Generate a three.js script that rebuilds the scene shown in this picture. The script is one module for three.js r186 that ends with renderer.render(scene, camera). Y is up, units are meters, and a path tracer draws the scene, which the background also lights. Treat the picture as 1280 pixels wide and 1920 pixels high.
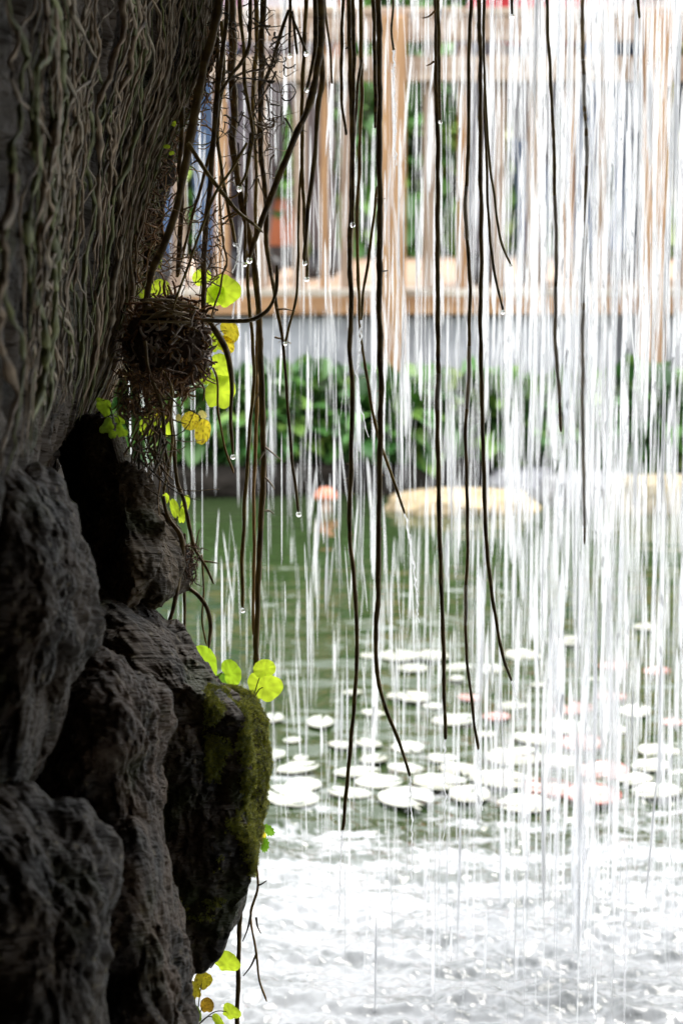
import * as THREE from 'three';
import { ImprovedNoise } from 'three/addons/math/ImprovedNoise.js';
import { RoundedBoxGeometry } from 'three/addons/geometries/RoundedBoxGeometry.js';
import { mergeGeometries } from 'three/addons/utils/BufferGeometryUtils.js';

// ---------------------------------------------------------------- camera, sky, sun, exposure
const scene = new THREE.Scene();
const EYE = new THREE.Vector3(0, 1.08, 0), FOV = 26, PITCH = Math.atan(660 / 4158);
const camera = new THREE.PerspectiveCamera(FOV, 682 / 1024, 0.05, 500);
camera.position.copy(EYE);
camera.rotation.x = -PITCH;
camera.focus = 2.24;
camera.userData.fStop = 8.2;
scene.add(camera);

const SUN_DIR = new THREE.Vector3(0.45, 1.25, -0.8).normalize();
{
  const W = 256, H = 128, a = new Float32Array(W * H * 4), n = new ImprovedNoise();
  for (let j = 0; j < H; j++) for (let i = 0; i < W; i++) {
    const el = ((j + 0.5) / H - 0.5) * Math.PI, az = (i / W) * Math.PI * 2, y = Math.sin(el);
    const cx = Math.cos(az) * Math.cos(el) * 2.2, cz = Math.sin(az) * Math.cos(el) * 2.2;
    const c = 1 + 0.1 * n.noise(cx, y * 3, cz) + 0.05 * n.noise(cx * 3, y * 8, cz * 3);
    const L = (0.85 + 0.35 * Math.max(0, y)) * c, k = (j * W + i) * 4;
    a[k] = L * 0.97; a[k + 1] = L * 0.99; a[k + 2] = L * 1.02; a[k + 3] = 1;
  }
  const t = new THREE.DataTexture(a, W, H, THREE.RGBAFormat, THREE.FloatType);
  t.mapping = THREE.EquirectangularReflectionMapping;
  t.magFilter = THREE.LinearFilter; t.needsUpdate = true;
  scene.background = t; scene.environment = t;
}
const sun = new THREE.DirectionalLight(new THREE.Color(1, 0.95, 0.86), 1.5);
sun.position.copy(SUN_DIR).multiplyScalar(30);
sun.castShadow = true; sun.shadow.radius = 50; sun.shadow.mapSize.set(2048, 2048);
Object.assign(sun.shadow.camera, { left: -12, right: 12, top: 12, bottom: -12, near: 1, far: 80 });
scene.add(sun, sun.target);

const renderer = new THREE.WebGLRenderer({ antialias: true });
renderer.setSize(682, 1024);
renderer.toneMapping = THREE.LinearToneMapping;
renderer.toneMappingExposure = 3.0;
renderer.shadowMap.enabled = true;

// ---------------------------------------------------------------- helpers
const V = (x, y, z) => new THREE.Vector3(x, y, z);
const F = 960 / Math.tan((FOV / 2) * Math.PI / 180);
const AX = V(1, 0, 0), AU = V(0, Math.cos(PITCH), -Math.sin(PITCH)), AF = V(0, -Math.sin(PITCH), -Math.cos(PITCH));
const at = (px, py, d) => EYE.clone().addScaledVector(AF, d).addScaledVector(AX, (px - 640) / F * d).addScaledVector(AU, (960 - py) / F * d);
const onZ = (px, py, z) => { const r = at(px, py, 1).sub(EYE); return EYE.clone().addScaledVector(r, (z - EYE.z) / r.z); };
const onY = (px, py, y) => { const r = at(px, py, 1).sub(EYE); return EYE.clone().addScaledVector(r, (y - EYE.y) / r.y); };
const PX = (n, d) => n / F * d;
function rng(seed) { let s = seed >>> 0; return () => { s = (s + 0x6D2B79F5) | 0; let t = Math.imul(s ^ (s >>> 15), 1 | s); t = (t + Math.imul(t ^ (t >>> 7), 61 | t)) ^ t; return ((t ^ (t >>> 14)) >>> 0) / 4294967296; }; }
const NZ = new ImprovedNoise(), noise = (x, y, z) => NZ.noise(x + 31.7, y + 17.3, z + 53.1);
const fbm = (x, y, z, o = 4) => { let s = 0, a = 0.5; for (let i = 0; i < o; i++) { s += a * noise(x, y, z); x *= 2.03; y *= 2.03; z *= 2.03; a *= 0.5; } return s; };
const ridge = (x, y, z, o = 4) => { let s = 0, a = 0.5; for (let i = 0; i < o; i++) { s += a * (1 - 2 * Math.abs(noise(x, y, z))); x *= 2.07; y *= 2.07; z *= 2.07; a *= 0.5; } return s; };
const clamp = THREE.MathUtils.clamp, lerp = THREE.MathUtils.lerp, smooth = THREE.MathUtils.smoothstep;
const table = (t, x) => { if (x <= t[0][0]) return t[0][1]; for (let i = 1; i < t.length; i++) if (x <= t[i][0]) return lerp(t[i - 1][1], t[i][1], (x - t[i - 1][0]) / (t[i][0] - t[i - 1][0])); return t[t.length - 1][1]; };
const taken = new Map();
function numbered(name) { const n = taken.get(name) ?? 0; taken.set(name, n + 1); return n ? `${name}_${String(n).padStart(3, '0')}` : name; }
function tag(o, label, category, group, kind) { if (label) o.userData.label = label; if (category) o.userData.category = category; if (group) o.userData.group = group; if (kind) o.userData.kind = kind; return o; }
function thing(name, label, category, base, group, kind) { const g = new THREE.Group(); g.name = numbered(name); g.position.copy(base); scene.add(g); return tag(g, label, category, group, kind); }
function mesh(name, geo, mat, parent) { const m = new THREE.Mesh(geo, mat); m.name = parent ? name : numbered(name); m.castShadow = m.receiveShadow = true; (parent ?? scene).add(m); return m; }
// a part whose geometry is in world coordinates, hung under a thing that stands at its own base
function part(name, geo, mat, parent) { const p = parent.position; geo.translate(-p.x, -p.y, -p.z); return mesh(name, geo, mat, parent); }
const mat = (r, g, b, rough = 0.8, more = {}) => { const m = new THREE.MeshPhysicalMaterial({ roughness: rough, ...more }); m.color.setRGB(r, g, b); return m; };

class Geo {
  constructor(colored = false) { this.p = []; this.n = []; this.c = colored ? [] : null; this.uv = []; this.i = []; }
  tube(pts, rad, sides = 6, color = null, cap = true) {
    const N = pts.length, base = this.p.length / 3, t = V(), nrm = V(), bin = V(), pt = V(), q = V();
    let len = 0;
    for (let k = 0; k < N; k++) {
      t.subVectors(pts[Math.min(k + 1, N - 1)], pts[Math.max(k - 1, 0)]).normalize();
      if (k === 0) { nrm.set(Math.abs(t.x) > 0.8 ? 0 : 1, 0, Math.abs(t.x) > 0.8 ? 1 : 0); nrm.addScaledVector(t, -nrm.dot(t)).normalize(); }
      else { nrm.addScaledVector(t, -nrm.dot(t)); if (nrm.lengthSq() < 1e-8) nrm.set(t.y, -t.x, 0.01); nrm.normalize(); len += pts[k].distanceTo(pts[k - 1]); }
      bin.crossVectors(t, nrm);
      const r = typeof rad === 'number' ? rad : rad[k];
      for (let s = 0; s < sides; s++) {
        const a = s / sides * Math.PI * 2, ca = Math.cos(a), sa = Math.sin(a);
        q.set(nrm.x * ca + bin.x * sa, nrm.y * ca + bin.y * sa, nrm.z * ca + bin.z * sa); pt.copy(pts[k]).addScaledVector(q, r);
        this.p.push(pt.x, pt.y, pt.z); this.n.push(q.x, q.y, q.z); this.uv.push(s / sides, len);
        if (this.c) { const c = typeof color === 'function' ? color(k / (N - 1)) : color; this.c.push(c[0], c[1], c[2]); }
        if (k) { const a0 = base + (k - 1) * sides + s, a1 = base + (k - 1) * sides + (s + 1) % sides; this.i.push(a0, a1, a0 + sides, a1, a1 + sides, a0 + sides); }
      }
    }
    if (cap) for (const [k, flip] of [[0, 1], [N - 1, 0]]) for (let s = 1; s < sides - 1; s++) { const b = base + k * sides; flip ? this.i.push(b, b + s + 1, b + s) : this.i.push(b, b + s, b + s + 1); }
    return this;
  }
  build() {
    const g = new THREE.BufferGeometry();
    g.setAttribute('position', new THREE.Float32BufferAttribute(this.p, 3));
    g.setAttribute('normal', new THREE.Float32BufferAttribute(this.n, 3));
    g.setAttribute('uv', new THREE.Float32BufferAttribute(this.uv, 2));
    if (this.c) g.setAttribute('color', new THREE.Float32BufferAttribute(this.c, 3));
    g.setIndex(this.i);
    return g;
  }
}
const curvePoints = (pts, n) => new THREE.CatmullRomCurve3(pts, false, 'centripetal').getPoints(n);
function colorize(g, f) { const p = g.attributes.position, nn = g.attributes.normal, c = new Float32Array(p.count * 3); for (let k = 0; k < p.count; k++) { const v = f(p.getX(k), p.getY(k), p.getZ(k), nn.getX(k), nn.getY(k), nn.getZ(k)); c[k * 3] = v[0]; c[k * 3 + 1] = v[1]; c[k * 3 + 2] = v[2]; } g.setAttribute('color', new THREE.BufferAttribute(c, 3)); return g; }
function gridGeo(nu, nv, f) {
  const p = new Float32Array((nu + 1) * (nv + 1) * 3), uv = new Float32Array((nu + 1) * (nv + 1) * 2), idx = new Uint32Array(nu * nv * 6);
  let k = 0, q = 0;
  for (let j = 0; j <= nv; j++) for (let i = 0; i <= nu; i++) { const w = f(i / nu, j / nv); p[k * 3] = w.x; p[k * 3 + 1] = w.y; p[k * 3 + 2] = w.z; uv[k * 2] = i / nu; uv[k * 2 + 1] = j / nv; k++; }
  for (let j = 0; j < nv; j++) for (let i = 0; i < nu; i++) { const a = j * (nu + 1) + i, b = a + nu + 1; idx[q++] = a; idx[q++] = a + 1; idx[q++] = b; idx[q++] = a + 1; idx[q++] = b + 1; idx[q++] = b; }
  const g = new THREE.BufferGeometry();
  g.setAttribute('position', new THREE.BufferAttribute(p, 3)); g.setAttribute('uv', new THREE.BufferAttribute(uv, 2)); g.setIndex(new THREE.BufferAttribute(idx, 1));
  g.computeVertexNormals();
  return g;
}
const mix3 = (a, b, t) => [lerp(a[0], b[0], t), lerp(a[1], b[1], t), lerp(a[2], b[2], t)];

// ---------------------------------------------------------------- materials
const M = {
  rock: mat(1, 1, 1, 0.6, { vertexColors: true, specularIntensity: 0.55 }),
  shoreRock: mat(1, 1, 1, 0.85, { vertexColors: true, specularIntensity: 0.3 }),
  web: mat(1, 1, 1, 0.6, { vertexColors: true }),
  rootDark: mat(0.075, 0.05, 0.02, 0.34, { specularIntensity: 0.9 }),
  rootOlive: mat(0.19, 0.13, 0.038, 0.36, { specularIntensity: 0.9 }),
  rootAmber: mat(0.32, 0.18, 0.05, 0.38, { specularIntensity: 0.8 }),
  stem: mat(1, 1, 1, 0.42, { vertexColors: true, specularIntensity: 0.8 }),
  rootPale: mat(0.42, 0.34, 0.26, 0.5),
  fibre: mat(1, 1, 1, 0.6, { vertexColors: true }),
  drop: mat(1, 1, 1, 0.0, { transmission: 1, thickness: 0.01, ior: 1.33 }),
  trickle: mat(0.97, 0.98, 1, 0.9, { transmission: 0.88, ior: 1.33, transparent: true, opacity: 0.85 }),
  sheath: mat(0.9, 0.92, 0.95, 0.3, { transparent: true, opacity: 0.42 }),
  leaf: mat(1, 1, 1, 0.95, { vertexColors: true, transmission: 0.82, side: THREE.DoubleSide }),
  moss: mat(1, 1, 1, 0.95, { transmission: 0.4, side: THREE.DoubleSide }),
  stalk: mat(0.1, 0.09, 0.03, 0.5),
  bushLeaf: mat(1, 1, 1, 0.42, { vertexColors: true, side: THREE.DoubleSide }),
  treeLeaf: mat(1, 1, 1, 0.6, { vertexColors: true, side: THREE.DoubleSide }),
  bark: mat(0.12, 0.09, 0.06, 0.9),
  concrete: null,
};

// fine grit for wet stone, mapped in metres
{
  const W = 512, d = new Uint8Array(W * W * 4);
  for (let y = 0; y < W; y++) for (let x = 0; x < W; x++) { const t = clamp(0.5 + 0.55 * fbm(x / 46, y / 46, 5, 5) + 0.3 * ridge(x / 22, y / 22, 9, 3) * 0.5 - 0.25 * smooth(noise(x / 15, y / 15, 31), 0.25, 0.5), 0, 1), k = (y * W + x) * 4; d[k] = d[k + 1] = d[k + 2] = 255 * t; d[k + 3] = 255; }
  const t = new THREE.DataTexture(d, W, W); t.wrapS = t.wrapT = THREE.MirroredRepeatWrapping; t.magFilter = THREE.LinearFilter; t.repeat.set(6, 6); t.needsUpdate = true;
  M.rock.bumpMap = t; M.rock.bumpScale = 0.012;
}
const metres = (g) => { const p = g.attributes.position, uv = new Float32Array(p.count * 2); for (let k = 0; k < p.count; k++) { uv[k * 2] = p.getX(k) * 0.8 + p.getZ(k) * 0.75; uv[k * 2 + 1] = p.getY(k) + 0.2 * p.getX(k); } g.setAttribute('uv', new THREE.BufferAttribute(uv, 2)); return g; };
// wood: grain along u, in metres
function woodTexture(seed, a, b) {
  const W = 256, H = 256, d = new Uint8Array(W * H * 4), s = seed * 7.1;
  for (let y = 0; y < H; y++) for (let x = 0; x < W; x++) {
    const u = x / W, v = y / H, w = fbm(u * 3 + s, v * 5, s, 3) * 0.6;
    const g = 0.5 + 0.5 * Math.sin((v * 9 + w * 2) * 6.283), f = 0.5 + noise(u * 8 + s, v * 90, s) * 0.6, st = clamp(0.5 + fbm(u * 4, v * 4 + s, 9, 3) * 1.6, 0, 1);
    const t = clamp(0.35 * g + 0.4 * f + 0.3 * st, 0, 1), k = (y * W + x) * 4;
    for (let c = 0; c < 3; c++) d[k + c] = Math.round(lerp(a[c], b[c], t));
    d[k + 3] = 255;
  }
  const t = new THREE.DataTexture(d, W, H); t.colorSpace = THREE.SRGBColorSpace; t.wrapS = t.wrapT = THREE.RepeatWrapping; t.magFilter = THREE.LinearFilter; t.needsUpdate = true; return t;
}
const WOOD = [0, 1, 2].map((k) => { const m = new THREE.MeshStandardMaterial({ roughness: 0.7 }); m.map = woodTexture(k + 1, [[130, 106, 88], [138, 116, 98], [142, 104, 70]][k], [[178, 156, 138], [184, 164, 146], [190, 150, 110]][k]); return m; });
M.paleWood = new THREE.MeshStandardMaterial({ roughness: 0.75 }); M.paleWood.map = woodTexture(5, [150, 138, 124], [216, 206, 192]);  // paler wood tone, used for the front deck board alone
{
  const W = 256, d = new Uint8Array(W * W * 4);
  for (let y = 0; y < W; y++) for (let x = 0; x < W; x++) { const t = clamp(0.5 + fbm(x / 40, y / 40, 3, 4) * 0.9 + noise(x / 2, y / 2, 8) * 0.12, 0, 1), k = (y * W + x) * 4, c = lerp(144, 186, t); d[k] = c; d[k + 1] = c + 3; d[k + 2] = c + 8; d[k + 3] = 255; }
  const t = new THREE.DataTexture(d, W, W); t.colorSpace = THREE.SRGBColorSpace; t.wrapS = t.wrapT = THREE.RepeatWrapping; t.magFilter = THREE.LinearFilter; t.needsUpdate = true;
  M.concrete = new THREE.MeshStandardMaterial({ roughness: 0.8, map: t });
}

// ---------------------------------------------------------------- ground, pond, grotto
{
  const soil = mat(1, 1, 1, 1, { vertexColors: true, specularIntensity: 0.2 });
  const g = gridGeo(140, 120, (u, v) => {
    const x = Math.sign(u - 0.5) * Math.pow(Math.abs(u - 0.5) * 2, 2.2) * 180, z = -7.35 - Math.pow(v, 2.4) * 240;
    const e = smooth(-z, 7.35, 7.8);
    return V(x, lerp(-0.25, 0.3, e) + 0.03 * fbm(x * 0.8, 0, z * 0.8) + smooth(-z, 24, 90) * 5, z);
  });
  colorize(g, (x, y, z) => mix3(z > -8.2 ? [0.012, 0.01, 0.008] : [0.07, 0.055, 0.035], z > -8.2 ? [0.012, 0.016, 0.007] : [0.07, 0.1, 0.03], clamp(0.5 + fbm(x * 1.5, 2, z * 1.5, 4) * 2, 0, 1)));
  tag(mesh('ground', g, soil), 'planted earth bank rising behind the pond', 'ground', null, 'structure');
}
// ripples: gentle far out, choppy where the falling water lands
const splash = (x, z) => { const d = -z; return smooth(d, 1.6, 2.4) * (1 - smooth(d, 2.8, 4.35)); };
function waterHeight(x, z) {
  const s = splash(x, z), far = 1 - smooth(-z, 4.2, 6.6);
  let h = 0.0016 * noise(x * 5, 1, z * 11) + 0.0011 * noise(x * 11, 4, z * 26);
  h += far * (0.009 * noise(x * 3.4, 7, z * 9) + 0.0062 * noise(x * 8, 2, z * 19) + 0.0026 * noise(x * 17, 5, z * 44));
  h += s * (0.011 * ridge(x * 9, 3, z * 12, 4) + 0.005 * noise(x * 48, 6, z * 52) + 0.007 * noise(x * 2.4, 8, z * 7));
  return h;
}
const foamAt = (x, z) => { const s = splash(x, z); const n = fbm(x * 6, 11, z * 20, 4) * 1.9 + fbm(x * 80, 3, z * 90, 3) * (0.5 + 0.8 * s); return clamp((s * 1.15 - 0.68 + n) * 2.2, 0, 1) * smooth(s, 0.02, 0.35); };
{
  const water = mat(1, 1, 1, 0.06, { vertexColors: true, ior: 1.33 });
  const deep = [0.03, 0.05, 0.018], airy = [0.24, 0.255, 0.26], foam = [0.4, 0.415, 0.43];
  const half = 1.15, rows = [];
  let z = -1.4; while (z > -7.7) { rows.push(z); z -= 0.0042 * (z > -2.3 ? 4 : 1) * Math.pow(Math.max(-z, 2.3) / 2.3, 1.35); }
  rows.push(-7.8);
  const near = gridGeo(520, rows.length - 1, (u, v) => {
    const zz = rows[Math.round(v * (rows.length - 1))], w = u * 2 - 1, x = Math.abs(w) < 0.9 ? w / 0.9 * (-zz * 0.19 + 0.05) : Math.sign(w) * lerp(-zz * 0.19 + 0.05, 9, Math.pow((Math.abs(w) - 0.9) / 0.1, 2));
    return V(x, waterHeight(x, zz), zz);
  });
  colorize(near, (x, y, zz) => mix3(mix3(deep, airy, smooth(splash(x, zz), 0.55, 1)), foam, foamAt(x, zz)));
  tag(mesh('water', near, water), 'green pond water churned white where the fall lands', 'pond', null, 'structure');
}
// the cliff's plan: near the viewer, along the left of the frame, round a corner and off to the left
const EDGE = [[-500, 425], [0, 388], [120, 378], [190, 352], [300, 306], [400, 282], [450, 268], [550, 258], [650, 236], [700, 212], [760, 186], [800, 150], [900, 110], [1200, 90], [2600, 40]];
function wallPlan(Y) {
  const py = 300 - (Y - EYE.y) / 2.3 * F, xe = table(EDGE, py), X = (px, d) => (px - 640) / F * d, back = 0.07 * (1 - smooth(Y, 0.5, 0.9));
  return [[-1.15, 2.3], [-0.8, 1.0], [-0.5, 0.0], [-0.33 - back, -0.85], [X(-14, 1.45) - back, -1.45], [X(0.42 * xe, 1.85) - back * 0.3, -1.85], [X(0.8 * xe, 2.14), -2.14], [X(xe - 4, 2.27), -2.27], [X(xe - 14, 2.36), -2.36], [X(xe, 2.3) - 0.14, -2.46], [-0.75, -2.52], [-1.6, -2.6], [-5, -2.7]];
}
const planCache = new Map();
function wallBase(u, Y) {
  const key = Math.round(Y * 400); let c = planCache.get(key);
  if (!c) { const pl = wallPlan(key / 400); c = new THREE.CatmullRomCurve3(pl.map(([x, z]) => V(x, 0, z)), false, 'centripetal'); planCache.set(key, c); }
  const p = c.getPoint(u), t = c.getTangent(u);
  return [p, V(-t.z, 0, t.x).multiplyScalar(-1)];
}
function wallPoint(u, Y, out = 0, fine = 1) {
  const [p, n] = wallBase(u, Y), x = p.x, z = p.z;
  if (n.x < 0 && u < 0.6) n.multiplyScalar(-1);
  const d = 0.016 * fbm(x * 7, Y * 5, z * 7, 3) + fine * (0.024 * ridge(x * 24, Y * 8, z * 30, 3) - 0.022 + 0.003 * fbm(x * 90, Y * 60, z * 90, 2));
  return V(x + n.x * (d + out), Y, z + n.z * (d + out));
}
{
  // u spacing: fine where the picture sees it (u 4/12 .. 9/12)
  const us = []; for (let i = 0; i <= 26; i++) us.push(i / 26 * 0.325); for (let i = 1; i <= 230; i++) us.push(0.325 + i / 230 * 0.425); for (let i = 1; i <= 20; i++) us.push(0.75 + i / 20 * 0.25);
  const ys = []; for (let i = 0; i <= 30; i++) ys.push(-0.35 + i / 30 * 1.0); for (let i = 1; i <= 300; i++) ys.push(0.65 + i / 300 * 0.68); for (let i = 1; i <= 20; i++) ys.push(1.33 + i / 20 * 0.75);
  const g = gridGeo(us.length - 1, ys.length - 1, (u, v) => wallPoint(us[Math.round(u * (us.length - 1))], ys[Math.round(v * (ys.length - 1))]));
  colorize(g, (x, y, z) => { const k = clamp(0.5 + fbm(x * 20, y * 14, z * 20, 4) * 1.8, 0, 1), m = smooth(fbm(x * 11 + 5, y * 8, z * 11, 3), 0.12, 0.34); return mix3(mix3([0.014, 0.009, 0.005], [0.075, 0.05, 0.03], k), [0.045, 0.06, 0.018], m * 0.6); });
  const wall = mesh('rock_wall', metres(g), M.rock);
  tag(wall, 'dark grotto wall at the upper left, matted with pale crusted rootlets', 'rock wall');
  const R = rng(11), web = new Geo(true);
  for (let k = 0, made = 0; made < 250 && k < 3000; k++) {
    const bold = made < 46, layer = R(), u0 = 0.335 + 0.335 * Math.pow(R(), 0.85), top = 1.36 - R() * R() * 0.5, bot = Math.max(u0 < 0.45 ? 0.87 : u0 < 0.55 ? 0.84 : 0.8, top - 0.1 - R() * 0.62), seg = Math.round((top - bot) / 0.005);
    if (seg < 12 || noise(u0 * 70, 3, (top + bot) * 2.5) < -0.12) continue;
    made++;
    const amp = 0.006 + 0.02 * R() * R(), s1 = R() * 100, near = u0 < 0.42 ? 1.25 : u0 < 0.5 ? 0.95 : 0.62, r0 = (bold ? 0.0016 + 0.0018 * R() : 0.0005 + 0.0012 * R()) * near, pts = [], rad = [];
    const drift = (R() - 0.5) * 0.03;
    for (let i = 0; i <= seg; i++) {
      const Y = lerp(top, bot, i / seg), w = noise(s1, Y * 9, 1) * 1.3 + noise(s1, Y * 26, 4) * 0.55 + 0.22 * noise(s1, Y * 62, 2) + 0.1 * noise(s1, Y * 140, 6);
      pts.push(wallPoint(clamp(u0 + drift * i / seg + amp * w * 1.5, 0.3, 0.72), Y, layer * 0.006 - 0.001 + 0.006 * noise(s1, Y * 14, 9), 0));
      rad.push(Math.max(0.0003, r0 * (1 + 1.0 * noise(s1, Y * 45, 7) + 0.7 * noise(s1, Y * 130, 3))) * (i > seg - 8 ? (seg - i + 1) / 9 : 1));
    }
    const tone = R(), g0 = tone < 0.2 ? [0.22, 0.24, 0.08] : tone < 0.6 ? [0.42, 0.31, 0.2] : [0.48, 0.4, 0.29];
    web.tube(pts, rad, 5, (t) => { const w = 0.7 + 0.8 * noise(s1, t * 40, 5); return [g0[0] * w, g0[1] * w, g0[2] * w]; }, false);
  }
  const w = mesh('rootlet_web', web.build(), M.web, wall); w.userData.kind = 'stuff'; w.userData.label = 'web of pale crusted rootlets hanging down the wall';
}
// roof, back and far side of the grotto, all out of frame; they shade it
{
  const rough = (g, a, s) => { const p = g.attributes.position; for (let k = 0; k < p.count; k++) { const x = p.getX(k), y = p.getY(k), z = p.getZ(k); p.setXYZ(k, x + a * fbm(x * s, y * s, z * s), y + a * fbm(x * s + 9, y * s, z * s), z + a * fbm(x * s, y * s + 5, z * s)); } g.computeVertexNormals(); colorize(g, (x, y, z) => mix3([0.06, 0.05, 0.04], [0.18, 0.15, 0.11], clamp(0.5 + fbm(x * 6, y * 6, z * 6) * 1.6, 0, 1))); return g; };
  const slab = (w, h, d, x, y, z, n) => { const g = new THREE.BoxGeometry(w, h, d, n, Math.ceil(n * h / w) + 2, Math.ceil(n * d / w) + 2); g.deleteAttribute('uv'); g.translate(x, y, z); return rough(g, 0.1, 2.5); };
  tag(mesh('grotto_roof', metres(slab(8.6, 0.5, 5.0, 0.4, 1.78, -0.07, 60)), M.rock), 'rock overhang above the frame that the roots hang from', 'rock roof');
  tag(mesh('grotto_back_wall', metres(slab(6.2, 2.4, 0.5, 1.2, 0.7, 2.55, 40)), M.rock), 'rock face closing the grotto behind the viewer', 'rock wall');
  tag(mesh('grotto_side_wall', metres(slab(0.6, 2.4, 4.3, 2.0, 0.7, 0.3, 8)), M.rock), 'rock face closing the grotto on the viewer\'s right side, outside the frame', 'rock wall');
  tag(mesh('grotto_floor', metres(slab(6.2, 0.5, 3.6, 1.6, -0.12, 0.75, 40)), M.rock), 'rock ledge the viewer stands on', 'ground', null, 'structure');
}

// ---------------------------------------------------------------- boulders on the left
function boulder(name, label, outline, d, thick, opts = {}) {
  const O = outline.map(([x, y]) => at(x, y, d)), c = V(); O.forEach((p) => c.add(p)); c.multiplyScalar(1 / O.length);
  const q = O.map((p) => { const v = p.clone().sub(c); return [v.dot(AX), v.dot(AU)]; });
  const radius = (a) => { // where a ray from the middle crosses the outline
    const cx = Math.cos(a), sy = Math.sin(a); let best = 0.01;
    for (let i = 0; i < q.length; i++) { const [x1, y1] = q[i], [x2, y2] = q[(i + 1) % q.length], ex = x2 - x1, ey = y2 - y1, den = cx * ey - sy * ex; if (Math.abs(den) < 1e-9) continue; const t = (x1 * ey - y1 * ex) / den, s = (x1 * sy - y1 * cx) / den; if (t > 0 && s >= -1e-6 && s <= 1 + 1e-6) best = Math.max(best, t); }
    return best;
  };
  const RT = []; for (let i = 0; i < 360; i++) RT.push(radius(i * Math.PI / 180));
  const RS = RT.map((_, i) => { let s = 0; for (let k = -5; k <= 5; k++) s += RT[(i + k + 360) % 360]; return s / 11; });
  const g = new THREE.IcosahedronGeometry(1, opts.detail ?? 84), p = g.attributes.position, s = opts.seed ?? 1, amp = opts.amp ?? 1, P = V();
  for (let k = 0; k < p.count; k++) {
    const x = p.getX(k), y = p.getY(k), z = p.getZ(k), a = ((Math.atan2(y, x) * 180 / Math.PI) + 360) % 360, i0 = Math.floor(a), f = a - i0, r = lerp(RS[i0 % 360], RS[(i0 + 1) % 360], f), rho = Math.pow(Math.hypot(x, y), 0.72);
    let lx = r * rho * Math.cos(a * Math.PI / 180), ly = r * rho * Math.sin(a * Math.PI / 180), lz = thick * Math.sign(z) * Math.pow(Math.abs(z), 0.8);
    for (const [nx, ny, nz, dd] of opts.cuts ?? []) { const e = lx * nx + ly * ny + lz * nz - dd; if (e > 0) { lx -= nx * e * 0.94; ly -= ny * e * 0.94; lz -= nz * e * 0.94; } }
    P.copy(c).addScaledVector(AX, lx).addScaledVector(AU, ly).addScaledVector(AF, -lz);
    const X = P.x * 1 + s * 3, Y = P.y, Z = P.z, dsp = amp * (0.03 * fbm(X * 7, Y * 7, Z * 7, 3) + 0.036 * Math.abs(noise(X * 10, Y * 9, Z * 10)) + 0.012 * Math.abs(noise(X * 27, Y * 24, Z * 27)) + 0.008 * fbm(X * 34, Y * 30, Z * 34, 3) + 0.006 * fbm(X * 110, Y * 100, Z * 110, 2) - 0.014);
    const nx = x, ny = y, nz = z; P.addScaledVector(AX, nx * dsp).addScaledVector(AU, ny * dsp).addScaledVector(AF, -nz * dsp);
    p.setXYZ(k, P.x - c.x, P.y - c.y, P.z - c.z);
  }
  g.deleteAttribute('uv'); g.deleteAttribute('normal');
  const gi = weld(g); gi.computeVertexNormals();
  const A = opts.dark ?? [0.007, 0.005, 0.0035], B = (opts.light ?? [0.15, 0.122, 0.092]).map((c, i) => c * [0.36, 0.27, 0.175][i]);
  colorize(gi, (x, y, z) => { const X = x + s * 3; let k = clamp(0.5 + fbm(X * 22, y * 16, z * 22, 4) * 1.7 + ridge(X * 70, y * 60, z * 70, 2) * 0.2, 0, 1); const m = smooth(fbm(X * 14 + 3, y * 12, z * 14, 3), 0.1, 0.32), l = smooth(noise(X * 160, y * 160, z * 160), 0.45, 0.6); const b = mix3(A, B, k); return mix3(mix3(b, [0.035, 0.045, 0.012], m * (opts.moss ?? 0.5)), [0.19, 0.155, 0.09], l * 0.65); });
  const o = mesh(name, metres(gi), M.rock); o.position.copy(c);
  tag(o, label, 'boulder', 'boulders of the left bank');
  return o;
}
function weld(g) { const p = g.attributes.position, map = new Map(), idx = [], out = []; for (let k = 0; k < p.count; k++) { const key = `${Math.round(p.getX(k) * 1e5)},${Math.round(p.getY(k) * 1e5)},${Math.round(p.getZ(k) * 1e5)}`; let i = map.get(key); if (i === undefined) { i = out.length / 3; map.set(key, i); out.push(p.getX(k), p.getY(k), p.getZ(k)); } idx.push(i); } const n = new THREE.BufferGeometry(); n.setAttribute('position', new THREE.Float32BufferAttribute(out, 3)); n.setIndex(idx); return n; }

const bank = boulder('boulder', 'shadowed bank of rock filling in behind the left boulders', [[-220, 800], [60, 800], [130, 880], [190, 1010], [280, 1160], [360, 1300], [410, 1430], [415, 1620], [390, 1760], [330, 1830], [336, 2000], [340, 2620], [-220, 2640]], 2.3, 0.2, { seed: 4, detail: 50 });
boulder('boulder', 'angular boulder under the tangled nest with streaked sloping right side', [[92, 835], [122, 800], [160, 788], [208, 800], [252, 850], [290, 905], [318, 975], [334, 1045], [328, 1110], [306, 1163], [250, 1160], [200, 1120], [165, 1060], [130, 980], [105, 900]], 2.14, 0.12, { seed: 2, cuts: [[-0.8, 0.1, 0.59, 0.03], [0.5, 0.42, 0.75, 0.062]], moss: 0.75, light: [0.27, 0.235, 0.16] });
const mossy = boulder('boulder', 'large boulder at mid left with bright moss along its right edge', [[150, 1100], [205, 1090], [262, 1116], [312, 1163], [348, 1200], [388, 1255], [424, 1298], [456, 1328], [477, 1375], [484, 1450], [479, 1525], [466, 1600], [458, 1680], [442, 1752], [402, 1812], [360, 1832], [300, 1800], [240, 1700], [190, 1500], [160, 1300]], 2.1, 0.15, { seed: 3, detail: 96, moss: 0.8, cuts: [[0.5, -0.1, 0.85, 0.085]] });
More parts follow.
